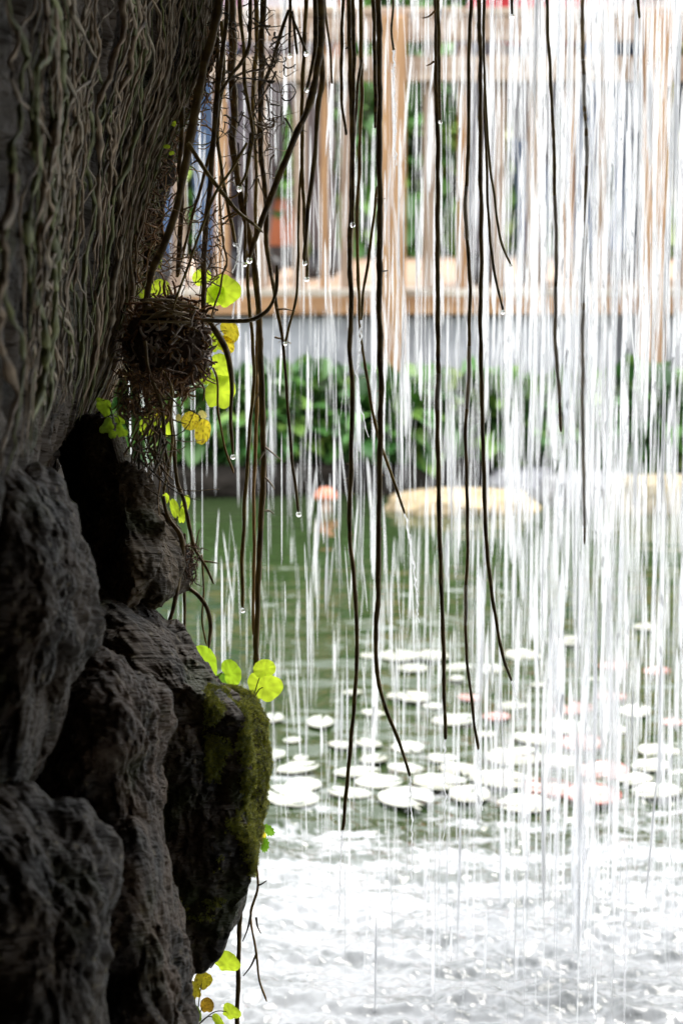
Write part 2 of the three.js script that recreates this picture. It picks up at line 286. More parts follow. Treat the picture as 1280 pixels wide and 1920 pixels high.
boulder('boulder', 'rounded pinkish grey boulder in front of the mossy boulder', [[95, 1290], [118, 1245], [152, 1213], [222, 1222], [272, 1268], [306, 1318], [312, 1372], [298, 1430], [290, 1560], [300, 1660], [260, 1720], [190, 1720], [110, 1560], [80, 1400]], 1.86, 0.1, { seed: 5, light: [0.25, 0.2, 0.17], amp: 1.1 });
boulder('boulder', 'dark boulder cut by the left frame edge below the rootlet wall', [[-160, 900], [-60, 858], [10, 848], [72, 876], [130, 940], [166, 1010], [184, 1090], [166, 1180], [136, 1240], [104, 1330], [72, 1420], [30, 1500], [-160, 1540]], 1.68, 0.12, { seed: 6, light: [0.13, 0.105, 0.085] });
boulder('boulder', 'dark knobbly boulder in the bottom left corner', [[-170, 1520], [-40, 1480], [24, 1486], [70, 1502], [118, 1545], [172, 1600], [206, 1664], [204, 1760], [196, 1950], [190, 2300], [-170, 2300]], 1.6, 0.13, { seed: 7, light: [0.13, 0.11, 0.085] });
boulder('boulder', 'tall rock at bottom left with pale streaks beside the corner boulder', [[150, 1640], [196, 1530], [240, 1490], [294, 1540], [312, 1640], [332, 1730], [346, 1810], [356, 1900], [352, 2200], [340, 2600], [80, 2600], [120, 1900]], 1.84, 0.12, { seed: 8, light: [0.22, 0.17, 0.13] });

// ---------------------------------------------------------------- roots hanging through the opening
const AERIAL = 'aerial roots hanging from the overhang';
const dropGeo = (() => { const pr = [[0, -1], [0.5, -0.87], [0.86, -0.5], [1, 0], [0.9, 0.42], [0.62, 0.85], [0.3, 1.2], [0, 1.4]].map(([x, y]) => new THREE.Vector2(x, y)); const g = new THREE.LatheGeometry(pr, 14); g.deleteAttribute('uv'); return g; })();
const rootSeeds = rng(77);
function root(label, path, d, widths, o = {}) {
  const R = rng(Math.floor(rootSeeds() * 1e9)), depth = (i) => Array.isArray(d) ? lerp(d[0], d[1], i / (path.length - 1)) : d;
  let pts = path.map(([x, y], i) => at(x, y, depth(i) + (R() - 0.5) * 0.012));
  const W = Array.isArray(widths) ? widths : [widths, widths * 0.8];
  if (path[0][1] <= 5) pts = [V(pts[0].x + (R() - 0.5) * 0.02, 1.66, pts[0].z - 0.01), ...pts];
  const base = pts[0], n = Math.max(24, Math.round(new THREE.CatmullRomCurve3(pts).getLength() / 0.006)), cp = curvePoints(pts, n), sd = R() * 50;
  const slim = 0.9, rad = cp.map((p, i) => { const t = i / n, k = t * (W.length - 1), j = Math.min(Math.floor(k), W.length - 2), w = lerp(W[j], W[j + 1], k - j); return slim * PX(w, 2.24) * (1 + 0.2 * noise(sd, p.y * 50, 1) + 0.2 * noise(sd, p.y * 140, 2)) * (i === n ? 0.6 : 1); });
  cp.forEach((p, i) => { if (i && i < n) { p.x += 0.0011 * noise(sd + 7, p.y * 34, 3); p.z += 0.0011 * noise(sd + 9, p.y * 34, 3); } });
  const g = thing('aerial_root', label, 'aerial root', base, AERIAL), m = M[o.mat ?? 'rootDark'];
  const tones = o.mat === 'rootAmber' ? [[0.28, 0.15, 0.04], [0.45, 0.28, 0.09]] : o.mat === 'rootOlive' ? [[0.17, 0.11, 0.03], [0.34, 0.25, 0.07]] : [[0.08, 0.05, 0.018], [0.22, 0.15, 0.05]];
  part('stem', new Geo(true).tube(cp, rad, W[0] > 4.5 ? 9 : 7, (t) => mix3(tones[0], tones[1], clamp(0.5 + 1.1 * noise(sd, t * 24, 3) + 0.7 * noise(sd, t * 90, 8), 0, 1))).build(), M.stem, g);
  if (W[0] >= 5 && n > 60) { // fine hairs
    const h = new Geo(), up = V(); for (let k = 0; k < n * 0.5; k++) { const i = 2 + Math.floor(R() * (n - 4)), a = R() * 6.283, L = 0.002 + 0.003 * R(), dir = V(Math.cos(a), (R() - 0.6) * 0.8, Math.sin(a)).normalize(), b0 = cp[i].clone().addScaledVector(dir, rad[i] * 0.8); h.tube([b0, b0.clone().addScaledVector(dir, L * 0.6), b0.clone().addScaledVector(dir, L).add(V(0, -L * 0.35, 0))], [0.00022, 0.0002, 0.0001], 3, null, false); }
    const hm = part('root_hairs', h.build(), M.rootAmber, g); hm.userData.kind = 'stuff';
  }
  for (const [px, py, dx, dy, len] of o.side ?? []) { // short side rootlets
    const a = at(px, py, depth(path.length / 2)), b = at(px + dx * 0.5 * len + 4 * (R() - 0.5), py + dy * 0.5 * len + 6 * (R() - 0.5), depth(1)), c = at(px + dx * len, py + dy * len, depth(1)), cc = curvePoints([a, b, c], 10);
    part('rootlet', new Geo().tube(cc, cc.map((_, i) => PX(2.4 - 1.4 * i / 10, 2.24)), 5).build(), M[o.sideMat ?? 'rootPale'], g);
  }
  if (o.drop) { const r = PX(o.drop, 2.24), e = cp[n], w = dropGeo.clone().scale(r, r, r).translate(e.x, e.y - r * 0.75, e.z); part('water_drop', w, M.drop, g); }
  if (o.trickle) { const e = cp[n], tp = [e, ...o.trickle.map(([x, y]) => at(x, y, depth(path.length - 1)))], tn = 46, tc = curvePoints(tp, tn); tc.forEach((p, i) => { if (i) { p.x += 0.0022 * noise(sd, i * 0.45, 4); p.z += 0.0022 * noise(sd, i * 0.45, 8); } }); part('water_trickle', new Geo().tube(tc, tc.map((_, i) => PX(3, 2.24) * (0.35 + 0.65 * Math.abs(noise(sd, i * 0.5, 11)) * 2) * (1 - 0.5 * i / tn)), 7).build(), M.trickle, g); }
  for (const [f0, f1, w] of o.sheath ?? []) { const a = Math.floor(f0 * n), b = Math.floor(f1 * n), sp = cp.slice(a, b + 1).map((p) => p.clone()); part('water_film', new Geo().tube(sp, sp.map((p, i) => PX(w, 2.24) * (0.85 + 0.5 * noise(sd, p.y * 70, 6)) * (i === 0 || i === sp.length - 1 ? 0.5 : 1)), 8).build(), M.sheath, g); }
  return g;
}
root('thickest dark root down the wall edge, passing in front of the nest', [[412, 0], [402, 55], [385, 115], [372, 180], [360, 245], [342, 336], [330, 393], [305, 467], [287, 505], [279, 540], [271, 585], [264, 640], [252, 710], [253, 780]], 2.18, [9, 9, 8, 6, 5]);
root('dark root hanging closest to the rock wall at the top', [[353, -20], [352, 60], [345, 110], [340, 150], [341, 254], [337, 320], [341, 345], [339, 430], [332, 520]], 2.21, [5, 5.5, 5]);
root('dark root leaning left with reddish tip above the nest', [[412, -10], [409, 27], [408, 123], [402, 219], [397, 270], [385, 320], [371, 371], [352, 437], [340, 490]], 2.22, [4.5, 4, 3]);
root('fuzzy dark root running down into the right side of the nest', [[426, 0], [418, 90], [410, 164], [401, 256], [392, 363], [386, 418], [382, 500], [382, 560], [381, 640], [378, 690]], 2.2, [5, 5, 5.5, 6, 4], { side: [[384, 470, 1, -0.3, 14], [380, 500, -1, 0.5, 12], [385, 530, 1, 0.4, 12], [380, 555, -1, -0.2, 14]], sideMat: 'rootAmber' });
root('very long dark root reaching down behind the bright two-lobed leaf', [[434, -10], [437, 82], [434, 137], [440, 219], [436, 262], [445, 330], [456, 393], [467, 442], [478, 513], [485, 580], [488, 655], [492, 780], [494, 880], [489, 984], [484, 1088], [480, 1231], [477, 1330]], 2.26, [9, 9, 7, 6.5, 6.5, 6], { side: [[490, 668, -0.3, 1, 42], [489, 730, -0.4, 1, 34], [497, 838, 1.2, 1, 26], [496, 846, -0.5, 1, 26], [497, 895, 0.8, 1, 22], [497, 958, 1, 0.3, 16]] });
root('dark root with wavy bends ending in a drop at pond height', [[494, -10], [491, 82], [489, 164], [488, 262], [494, 336], [500, 393], [499, 459], [506, 500], [513, 540], [520, 580], [532, 655], [541, 780], [550, 880], [560, 960]], 2.25, [7, 6.5, 6, 4.5, 3.5, 3], { drop: 5.5, side: [[520, 580, 1, 0.1, 34], [515, 632, 0.9, 0.35, 34]], sideMat: 'rootAmber' });
root('big smooth root slanting down to the left with a dripping tip', [[600, -15], [601, 55], [594, 125], [582, 191], [555, 250], [516, 349], [489, 418], [468, 484]], 2.2, [10, 10, 8, 7, 6.5, 5], { drop: 6 });
root('short dark root against the slanting root, dripping', [[590, -10], [592, 60], [586, 120], [575, 165]], 2.18, [6, 5, 3.5], { drop: 5 });
root('dark root bulging out below the top of the slanting root', [[602, 100], [604, 156], [596, 191], [593, 260], [587, 322], [577, 393], [573, 459], [571, 490]], 2.22, [6, 5, 4.5, 4], { drop: 5 });
root('olive root ending in a drop at the height of the deck edge', [[574, -10], [568, 137], [566, 240], [567, 336], [571, 418], [574, 480], [575, 520]], 2.24, [4.5, 4.5, 3.5], { mat: 'rootOlive', drop: 5 });
root('thin olive root curving left to a drop beside the wavy root', [[567, 300], [562, 350], [560, 431], [558, 520], [552, 575], [542, 615], [535, 641]], 2.24, [3, 3, 2.6], { mat: 'rootOlive', drop: 4.5 });
root('short root with a drop in the top cluster, hanging straight', [[545, -10], [543, 50], [543, 101]], 2.22, [4, 3.4, 3], { drop: 5 });
root('short blunt root in the top cluster without a drop', [[547, 20], [553, 60], [557, 102]], 2.21, [3.4, 3.2, 3]);
root('short root slanting right in the top cluster, dripping', [[546, 25], [560, 60], [574, 97]], 2.2, [3, 3, 2.6], { drop: 5 });
root('short root slanting left from the top cluster', [[541, 20], [531, 50], [517, 95], [508, 125], [492, 165]], 2.22, [3.6, 4, 3]);
root('olive root that hooks left to a hanging drop', [[448, 0], [452, 45], [456, 82], [458, 137], [462, 180], [472, 235], [473, 260], [462, 322], [449, 350]], 2.19, [4.5, 4, 4, 3], { mat: 'rootOlive', drop: 6 });
root('curved dark root bending left across the thick roots', [[470, 0], [468, 60], [466, 90], [452, 118], [436, 138], [412, 175]], 2.17, [4, 4, 3]);
root('olive brown root behind the straight black root', [[480, -10], [482, 82], [477, 137], [474, 200], [479, 281], [480, 377], [479, 440], [479, 520]], 2.29, [5.5, 5, 4, 3.5], { mat: 'rootOlive' });
root('knotted root slanting down to the right across the others', [[352, 268], [360, 281], [388, 322], [418, 363], [445, 396], [472, 418], [493, 436]], 2.16, [4.5, 4.5, 4, 2.5], { mat: 'rootOlive', side: [[440, 398, -1, 0.5, 30], [446, 400, -0.9, 0.7, 34], [425, 372, 1, -0.5, 26], [375, 300, -1, 0.5, 16]], sideMat: 'rootAmber' });
root('thin root slanting down to the left across the others', [[463, 268], [434, 319], [407, 357], [390, 395], [370, 450], [338, 540], [322, 590]], 2.15, [3, 3, 2.8, 2.4], { mat: 'rootOlive' });
root('olive root with an amber dripping tip above the round leaf', [[415, 40], [420, 137], [412, 200], [408, 256], [418, 333], [424, 368], [434, 420], [441, 455]], 2.21, [4, 4.2, 4, 3.6], { mat: 'rootOlive', drop: 4.5, trickle: [[447, 470], [443, 490], [436, 512]] });
root('thin crooked root running down past the round leaves', [[413, 330], [412, 368], [415, 415], [419, 459], [426, 492], [418, 513], [412, 545], [403, 570], [396, 596]], 2.17, [2.2, 2.2, 2], { mat: 'rootAmber' });
root('dark root ending in a drop beside the slanting tip', [[470, 250], [463, 330], [460, 400], [459, 460], [459, 492]], 2.2, [3.6, 3.6, 3.2], { drop: 5 });
root('level root leaving the nest to the right with upturned red tip', [[380, 600], [438, 602], [470, 600], [495, 588], [508, 572], [517, 545], [519, 498]], 2.16, [5, 5, 4.5, 4]);
root('swollen root bending down from the nest to a drop', [[391, 598], [405, 622], [421, 650], [431, 683], [435, 720], [432, 794], [437, 853]], 2.18, [5, 6.5, 6, 3.5, 3], { drop: 5 });
root('thin pale tipped root below the largest round leaf', [[400, 690], [406, 707], [411, 782], [424, 845], [438, 887]], 2.18, [2.2, 2.2, 2.6], { mat: 'rootAmber' });
root('crooked root against the rock below the nest', [[300, 690], [318, 715], [323, 735], [321, 782], [323, 829], [314, 887], [307, 927]], 2.14, [3, 3, 3], { mat: 'rootOlive' });
root('dark root out of the underside of the nest', [[272, 640], [281, 700], [302, 759], [308, 794], [309, 845], [318, 876]], 2.13, [4, 4, 3.5]);
root('twisted root beside the angular boulder with a forked end', [[318, 760], [326, 830], [332, 906], [344, 934], [350, 962], [357, 997], [366, 1030], [385, 1062], [401, 1095]], 2.19, [4.5, 4.5, 4, 2.5], { side: [[380, 1052, 1, 0.15, 30]], sideMat: 'rootOlive' });
root('arched root hugging the right side of the angular boulder', [[306, 930], [315, 971], [338, 1005], [342, 1049], [333, 1101], [322, 1150], [312, 1178]], 2.17, [4, 5, 5, 4]);
root('straight short root behind the arched root', [[346, 1000], [346, 1107], [347, 1205]], 2.24, [3.6, 3.4, 3]);
root('looped root curling down above the round leaves on the boulder', [[338, 1090], [350, 1100], [372, 1117], [388, 1140], [395, 1174], [392, 1215]], 2.2, [4.5, 4.5, 4.5, 3.5]);
root('thin twin of the looped root', [[378, 1040], [380, 1062], [381, 1114], [380, 1166], [388, 1210]], 2.21, [2.2, 2.2, 2.2], { mat: 'rootOlive' });
root('olive root ending in a drop over the green water', [[462, 470], [466, 560], [474, 640], [476, 720], [468, 800], [463, 880], [457, 984], [454, 1080], [455, 1140]], 2.23, [3.6, 4, 4, 4], { mat: 'rootOlive', drop: 5.5 });
root('amber root close behind the very long dark root', [[484, 600], [482, 680], [480, 790], [477, 880], [476, 1036], [475, 1190]], 2.3, [4, 4, 3.4], { mat: 'rootAmber' });
root('short thin root beside the long middle roots', [[643, -10], [640, 109], [640, 187], [649, 253]], 2.24, [4, 3.6, 3]);
root('longest middle root, swaying left at its very low tip', [[654, -10], [655, 94], [658, 187], [660, 297], [657, 425], [655, 487], [658, 581], [656, 650], [660, 730], [657, 900], [655, 1000], [664, 1090], [669, 1200], [663, 1330], [653, 1440], [642, 1556]], 2.25, [5, 5.5, 5.2, 4.6, 4], { trickle: [[639, 1600], [637, 1660], [635, 1730]] });
root('dripping root pressed against the longest middle root', [[662, -10], [663, 94], [662, 187], [662, 300], [661, 418]], 2.23, [4.5, 4.2, 3.4], { drop: 5, side: [[662, 70, -0.6, 1, 10], [655, 88, -1, 0.4, 8]], sideMat: 'rootDark' });
root('olive root winding right to end over the tan rock', [[676, -10], [676, 78], [678, 140], [675, 250], [673, 330], [669, 425], [672, 520], [674, 600], [678, 645], [690, 720], [705, 805], [720, 850], [740, 910], [758, 963]], 2.26, [5, 4.2, 3.6, 3.4, 3], { mat: 'rootOlive', trickle: [[768, 1010], [776, 1070], [781, 1120], [785, 1168]] });
root('thin root bridging two middle roots near the top', [[677, 110], [672, 150], [667, 210], [663, 262]], 2.25, [3.4, 3.2, 3]);
root('thick double root in the middle, thinning to a curved low tip', [[709, -10], [710, 94], [711, 300], [712, 456], [711, 581], [713, 700], [713, 800], [710, 960], [708, 1110], [705, 1185], [706, 1262], [718, 1315], [740, 1372], [757, 1420], [767, 1455]], 2.24, [6.5, 6.5, 6.2, 5.5, 4.2, 3], { trickle: [[770, 1500], [772, 1570], [771, 1650]], side: [[704, 372, 1.3, 0, 14], [711, 508, 1, -0.05, 16]] });
root('slim root pressed against the left of the thick double root', [[700, -10], [702, 100], [704, 190], [702, 240]], 2.22, [4.5, 4.5, 3]);
root('thin root slanting left off the thick double root', [[707, 350], [698, 430], [690, 490], [682, 545], [677, 600]], 2.25, [3.2, 3.2, 3], { mat: 'rootOlive', trickle: [[674, 650], [668, 700], [676, 760], [690, 820]] });
root('short thin root with a stream of water below it', [[737, -10], [734, 62], [737, 94]], 2.25, [3, 2.6, 2.4], { mat: 'rootOlive', trickle: [[738, 140], [740, 200], [741, 260], [742, 310]] });
root('straight dark root standing alone right of the middle', [[818, -10], [817, 125], [819, 250], [820, 400], [820, 580], [821, 680], [820, 780], [822, 960], [826, 1085], [831, 1210], [832, 1310], [835, 1386]], 2.25, [5, 5, 5, 4.6, 4], { trickle: [[832, 1440], [834, 1500], [831, 1580]], sheath: [[0.52, 0.6, 6]], side: [[815, 20, -1, 0.6, 24], [813, 115, -1, 0.6, 14]], sideMat: 'rootAmber' });
root('short root ending beside the straight dark root near the top', [[821, -10], [822, 100], [824, 180], [825, 226]], 2.23, [4.5, 4, 3], { mat: 'rootOlive', drop: 4 });
root('kinked root partly wrapped in running water', [[883, -10], [879, 75], [878, 219], [876, 310], [872, 394], [877, 475], [880, 534], [879, 650], [877, 730], [872, 805], [876, 960], [875, 1060], [872, 1135], [875, 1235], [885, 1325], [896, 1405]], 2.28, [4.2, 4.2, 4, 3.8, 3.2], { sheath: [[0.28, 0.36, 5.6], [0.5, 0.6, 6], [0.78, 0.84, 5]], trickle: [[901, 1450], [904, 1520]] });
root('long root beside the kinked one, curving right to a low tip', [[897, -10], [899, 62], [900, 156], [900, 300], [902, 456], [900, 600], [905, 830], [910, 985], [915, 1060], [927, 1150], [942, 1230], [958, 1276]], 2.26, [5, 4.8, 4.6, 4.2, 3.2], { mat: 'rootDark', trickle: [[966, 1305], [971, 1350]] });
root('thin root dripping just below the deck edge, right of middle', [[907, -10], [906, 94], [908, 180], [911, 300], [919, 456], [931, 534], [942, 582]], 2.25, [3.6, 3.2, 2.8], { drop: 4.5 });
root('thin root bowing out furthest right to a dripping tip', [[907, 140], [911, 220], [917, 300], [925, 360], [935, 437], [946, 474], [956, 496]], 2.24, [3, 2.8, 2.6], { mat: 'rootOlive', drop: 4.5 });
root('dark root edged by falling water in the dense part of the fall', [[1024, -10], [1029, 109], [1037, 255], [1039, 365], [1042, 474], [1040, 630], [1047, 730], [1051, 810]], 2.42, [4, 4, 3.6], { sheath: [[0.5, 0.92, 5.5]] });
root('grey root wrapped in water inside the densest part of the fall', [[1091, -10], [1093, 146], [1099, 292], [1095, 474], [1091, 630], [1092, 830], [1095, 1020]], 2.66, [5, 5, 4.5, 3], { sheath: [[0.25, 0.45, 6], [0.55, 0.98, 7]] });
root('root tip with a drop at the top edge by the red shirts', [[960, -10], [959, 6], [959, 27]], 2.24, [3.2, 3.2, 3], { drop: 5 });
root('olive root tip at the top right, slightly tilted', [[1194, -10], [1196, 12], [1199, 33]], 2.24, [3.6, 3.4, 2.6], { mat: 'rootOlive' });
root('yellowish thin root end right of the slanting root', [[608, -10], [616, 62], [620, 110], [623, 157]], 2.23, [2.8, 2.6, 2.4], { mat: 'rootAmber' });
root('straight stem below the mossy boulder at the bottom', [[463, 1560], [458, 1640], [451, 1710], [447, 1800], [445, 1930], [446, 2200]], 2.28, [5, 5, 5]);
root('frayed thin root dangling below the mossy boulder', [[473, 1510], [485, 1555], [480, 1615], [483, 1665], [470, 1715], [479, 1780], [487, 1840], [500, 1878]], 2.2, [3, 2.8, 2], { side: [[482, 1660, 1, -0.5, 18], [470, 1715, -0.3, 1, 50], [480, 1720, 0.3, 1, 30], [480, 1790, -0.6, 1, 40]], sideMat: 'rootDark', mat: 'rootAmber' });

// ---------------------------------------------------------------- fine rootlet tangle, nest
function tangle(geo, R, n, region, d, len, rad, colors, curl = 1, down = 0.4) {
  for (let k = 0; k < n; k++) {
    const [px, py] = region(R), p = at(px, py, d + (R() - 0.5) * 0.05), dir = V(R() - 0.5, R() - 0.5 - down, (R() - 0.5) * 0.6).normalize(), pts = [p.clone()], m = 9, L = len * (0.4 + R());
    const ax = V(R() - 0.5, R() - 0.5, R() - 0.5).normalize(), tw = (R() - 0.5) * 1.1 * curl;
    for (let i = 1; i <= m; i++) { dir.applyAxisAngle(ax, tw); dir.x += (R() - 0.5) * 0.5 * curl; dir.y += (R() - 0.5) * 0.5 * curl - 0.06; dir.z += (R() - 0.5) * 0.4 * curl; dir.normalize(); p.addScaledVector(dir, L / m); pts.push(p.clone()); }
    const c = colors[Math.floor(R() * colors.length)], w = 0.7 + 0.6 * R(), r = rad * (0.6 + 0.8 * R());
    geo.tube(pts, pts.map((_, i) => r * (1 - 0.6 * i / m)), 4, [c[0] * w, c[1] * w, c[2] * w], false);
  }
}
const BROWN = [[0.2, 0.105, 0.05], [0.3, 0.165, 0.075], [0.12, 0.07, 0.04], [0.42, 0.24, 0.1]], GREY = [[0.44, 0.36, 0.31], [0.27, 0.2, 0.17], [0.55, 0.47, 0.42]];
{
  const R = rng(21), g = thing('nest', 'ball of tangled roots and fibres hung on the wall beside yellow leaves', 'nest', at(312, 720, 2.18)), C = at(312, 648, 2.2);
  const core = new THREE.IcosahedronGeometry(1, 14), p = core.attributes.position; core.deleteAttribute('uv');
  for (let k = 0; k < p.count; k++) { const x = p.getX(k), y = p.getY(k), z = p.getZ(k), s = 1 + 0.35 * fbm(x * 2.4, y * 2.4, z * 2.4, 3); p.setXYZ(k, C.x + x * s * 0.041, C.y + y * s * 0.045, C.z + z * s * 0.036); }
  core.computeVertexNormals();
  part('core', core, mat(0.07, 0.045, 0.03, 0.9), g);
  const f = new Geo(true);
  for (let k = 0; k < 900; k++) {
    const th = R() * 6.283, ph = Math.acos(2 * R() - 1), s = 0.86 + 0.28 * R(), n = V(Math.sin(ph) * Math.cos(th), Math.cos(ph), Math.sin(ph) * Math.sin(th));
    const P0 = V(C.x + n.x * 0.041 * s, C.y + n.y * 0.046 * s, C.z + n.z * 0.037 * s), dir = V(R() - 0.5, R() - 0.5, R() - 0.5).addScaledVector(n, -0.1).normalize(), pts = [P0.clone()], m = 8, L = 0.008 + 0.02 * R();
    for (let i = 0; i < m; i++) { dir.add(V(R() - 0.5, R() - 0.5, R() - 0.5).multiplyScalar(0.9)).normalize(); P0.addScaledVector(dir, L / m); pts.push(P0.clone()); }
    const grey = n.y > -0.35 && n.y < 0.5 && R() < 0.6, c = (grey ? GREY : BROWN)[Math.floor(R() * (grey ? 3 : 4))], r = (0.0007 + 0.0013 * R());
    f.tube(pts, pts.map((_, i) => r * (1 - 0.4 * i / m)), 4, c, false);
  }
  tangle(f, R, 300, (q) => [224 + 95 * q(), 690 + 90 * q()], 2.15, 0.018, 0.0009, BROWN, 1.2);
  const fm = part('fibre_mass', f.build(), M.fibre, g); fm.userData.kind = 'stuff';
  const straw = mat(0.3, 0.22, 0.11, 0.5);
  for (let k = 0; k < 26; k++) { const a = at(262 + 70 * R(), 558 + 46 * R(), 2.15 + 0.04 * R()), b = at(312 + 62 * R(), 566 + 60 * R(), 2.15 + 0.04 * R()), m = a.clone().lerp(b, 0.5).add(V(0, 0.004 * (R() - 0.3), 0.004)); part('straw', new Geo().tube(curvePoints([a, m, b], 8), 0.0008 + 0.0008 * R(), 5).build(), straw, g); }
}
{
  const R = rng(31), f = new Geo(true);
  tangle(f, R, 330, (q) => { const y = 40 + 480 * q(), e = table(EDGE, y); return [e - 25 + 70 * q(), y]; }, 2.24, 0.035, 0.0008, [...BROWN, [0.2, 0.2, 0.06]], 0.9, 0.1);
  tangle(f, R, 420, (q) => { const y = -20 + 720 * q(), e = table(EDGE, y); return [e - 30 + 34 * q(), y]; }, 2.25, 0.02, 0.0009, [[0.16, 0.17, 0.05], [0.2, 0.14, 0.07], [0.3, 0.26, 0.2]], 1.2, 0.5);
  tangle(f, R, 130, (q) => [395 + 120 * q(), 10 + 330 * q()], 2.2, 0.03, 0.0007, [[0.1, 0.07, 0.03], [0.16, 0.11, 0.04], [0.05, 0.035, 0.02]], 1.1, 0.1);
  tangle(f, R, 90, (q) => [330 + 90 * q(), 380 + 160 * q()], 2.19, 0.03, 0.0007, BROWN, 1, 0.1);
  tangle(f, R, 40, (q) => [492 + 46 * q(), 60 + 190 * q()], 2.2, 0.045, 0.0009, [[0.08, 0.06, 0.04], [0.3, 0.22, 0.16]], 1.3, 0.3);
  tangle(f, R, 70, (q) => [340 + 30 * q(), 1020 + 65 * q()], 2.19, 0.022, 0.0008, [[0.16, 0.09, 0.05], [0.22, 0.13, 0.07]], 1.6, 0.1);
  tangle(f, R, 46, (q) => [255 + 60 * q(), 775 + 90 * q()], 2.12, 0.06, 0.0011, [[0.16, 0.1, 0.04], [0.22, 0.14, 0.06], [0.08, 0.06, 0.03]], 0.8, 0.8);
  const o = mesh('fine_rootlets', f.build(), M.fibre); tag(o, 'tangled fine brown rootlets between the hanging roots and the wall', 'rootlets', null, 'stuff');
}

// ---------------------------------------------------------------- leaves
const GREEN = [0.42, 0.64, 0.03], LIME = [0.58, 0.75, 0.04], YELLOW = [0.8, 0.66, 0.04], DARKG = [0.2, 0.42, 0.03], BROWNED = [0.6, 0.36, 0.03];
function leafGeo(rx, ry, R, o = {}) {
  const K = 40, rings = 6, p = [0, 0, 0], idx = [], col = [], lobes = o.lobes ?? 2, cup = (o.cup ?? 0.42) * (R() < 0.5 ? -1 : 1), s = R() * 90, base = o.color ?? GREEN, spot = o.spots ?? 0;
  const paint = (x, y, a, r) => { const v = Math.pow(Math.abs(Math.cos(a * 4.5 + 0.3 * noise(s, a * 2, r * 3))), 14) * 0.3 * r, m = 1 + 0.36 * noise(s + x * 2.5, y * 2.5, 4) - v, b = spot ? smooth(noise(s + x * 5, y * 5, 6) + 0.4 * noise(s + x * 15, y * 15, 2) + r * 0.18, 0.42 - spot * 0.4, 0.75 - spot * 0.4) : 0; return mix3(base.map((c) => c * m), [0.22, 0.09, 0.015], b * 0.85); };
  col.push(...paint(0, 0, 0, 0));
  for (let j = 1; j <= rings; j++) for (let i = 0; i < K; i++) {
    const a = i / K * Math.PI * 2, r = j / rings, e = a + Math.PI / 2; // petiole at the bottom
    const notch = 1 - 0.55 * Math.exp(-Math.pow((Math.PI - Math.abs(a - Math.PI)) / 0.28, 2)) * (o.notch ?? 0.5);
    const lb = 1 + (o.depth ?? 0.07) * Math.cos(lobes * a) + 0.05 * noise(s, Math.cos(a) * 2, Math.sin(a) * 2) + (o.teeth ?? 0.015) * Math.cos(11 * a + s);
    const R1 = r * (1 + (notch * lb - 1) * r), x = R1 * Math.sin(a), y = -R1 * Math.cos(a);
    p.push(x * rx, y * ry, (cup * r * r * 0.5 + 0.10 * noise(s, x * 1.7, y * 1.7) * r) * (rx + ry) / 2); col.push(...paint(x, y, a, r));
  }
  for (let i = 0; i < K; i++) { const n = (i + 1) % K; idx.push(0, 1 + i, 1 + n); for (let j = 1; j < rings; j++) { const a = 1 + (j - 1) * K; idx.push(a + i, a + K + i, a + n, a + n, a + K + i, a + K + n); } }
  const g = new THREE.BufferGeometry(); g.setAttribute('position', new THREE.Float32BufferAttribute(p, 3)); g.setAttribute('color', new THREE.Float32BufferAttribute(col, 3)); g.setIndex(idx); g.computeVertexNormals(); return g;
}
const leafSeeds = rng(5);
const plants = 'small plants rooted on the wall and boulders';
function sprig(label, [bx, by], d, leaves) {
  const R = rng(Math.floor(leafSeeds() * 1e9)), g = thing('fern_sprig', label, 'plant', at(bx, by, d), plants), B = g.position.clone();
  for (const [px, py, rx, ry, rot, o = {}] of leaves) {
    const dd = d + (R() - 0.5) * 0.03, q = leafGeo(PX(rx, dd), PX(ry, dd), R, o), P = at(px, py, dd);
    q.rotateX((R() - 0.5) * 0.5 + 0.1); q.rotateY((R() - 0.5) * 0.6); q.rotateZ(rot); q.translate(P.x, P.y, P.z);
    const blade = part('leaf', q, M.leaf, g);
    const m = B.clone().lerp(P, 0.55).add(V(0, 0.006, -0.004)), e = P.clone().add(V(0, 0, -0.002)), cp = curvePoints([B, m, e], 10);
    if (B.distanceTo(P) > 0.004) mesh('stalk', new Geo().tube(cp, cp.map((_, i) => 0.0007 - 0.00025 * i / 10), 5).build().translate(-B.x, -B.y, -B.z), M.stalk, blade);
  }
  return g;
}
sprig('two round lime leaves above the nest, the right one largest', [372, 600], 2.25, [[378, 520, 20, 15, 0.5, { color: LIME }], [419, 545, 31, 31, -0.5, { color: LIME, lobes: 3, depth: 0.1 }], [405, 556, 24, 20, 0.9, { color: LIME }]]);
sprig('lime leaves half hidden behind the top of the nest', [300, 590], 2.27, [[302, 545, 22, 20, 0.2, { color: LIME }], [268, 550, 9, 10, 0.4, { color: LIME }], [298, 490, 7, 15, 0.1, { color: LIME }]]);
sprig('yellow leaves right of the nest under the level root', [385, 650], 2.21, [[432, 621, 25, 17, -1.2, { color: YELLOW, spots: 0.18 }], [424, 646, 20, 14, -1.0, { color: YELLOW, spots: 0.5 }], [404, 640, 18, 20, 0.3, { color: LIME }]]);
sprig('pair of large pale lime leaves low on the right of the nest', [375, 720], 2.26, [[413, 686, 27, 18, -1.0, { color: LIME }], [412, 735, 30, 33, -0.2, { color: LIME, depth: 0.05 }], [386, 704, 16, 18, 0.5, { color: LIME }]]);
sprig('yellow and brown spotted old leaves below the nest', [368, 775], 2.2, [[357, 788, 20, 16, 1.2, { color: YELLOW, spots: 0.55, notch: 0.2 }], [381, 808, 16, 24, 2.9, { color: YELLOW, spots: 0.4, notch: 0.1 }], [380, 778, 10, 7, -1, { color: [0.8, 0.72, 0.25] }], [335, 783, 6, 7, 0, { color: [0.8, 0.72, 0.25] }]]);
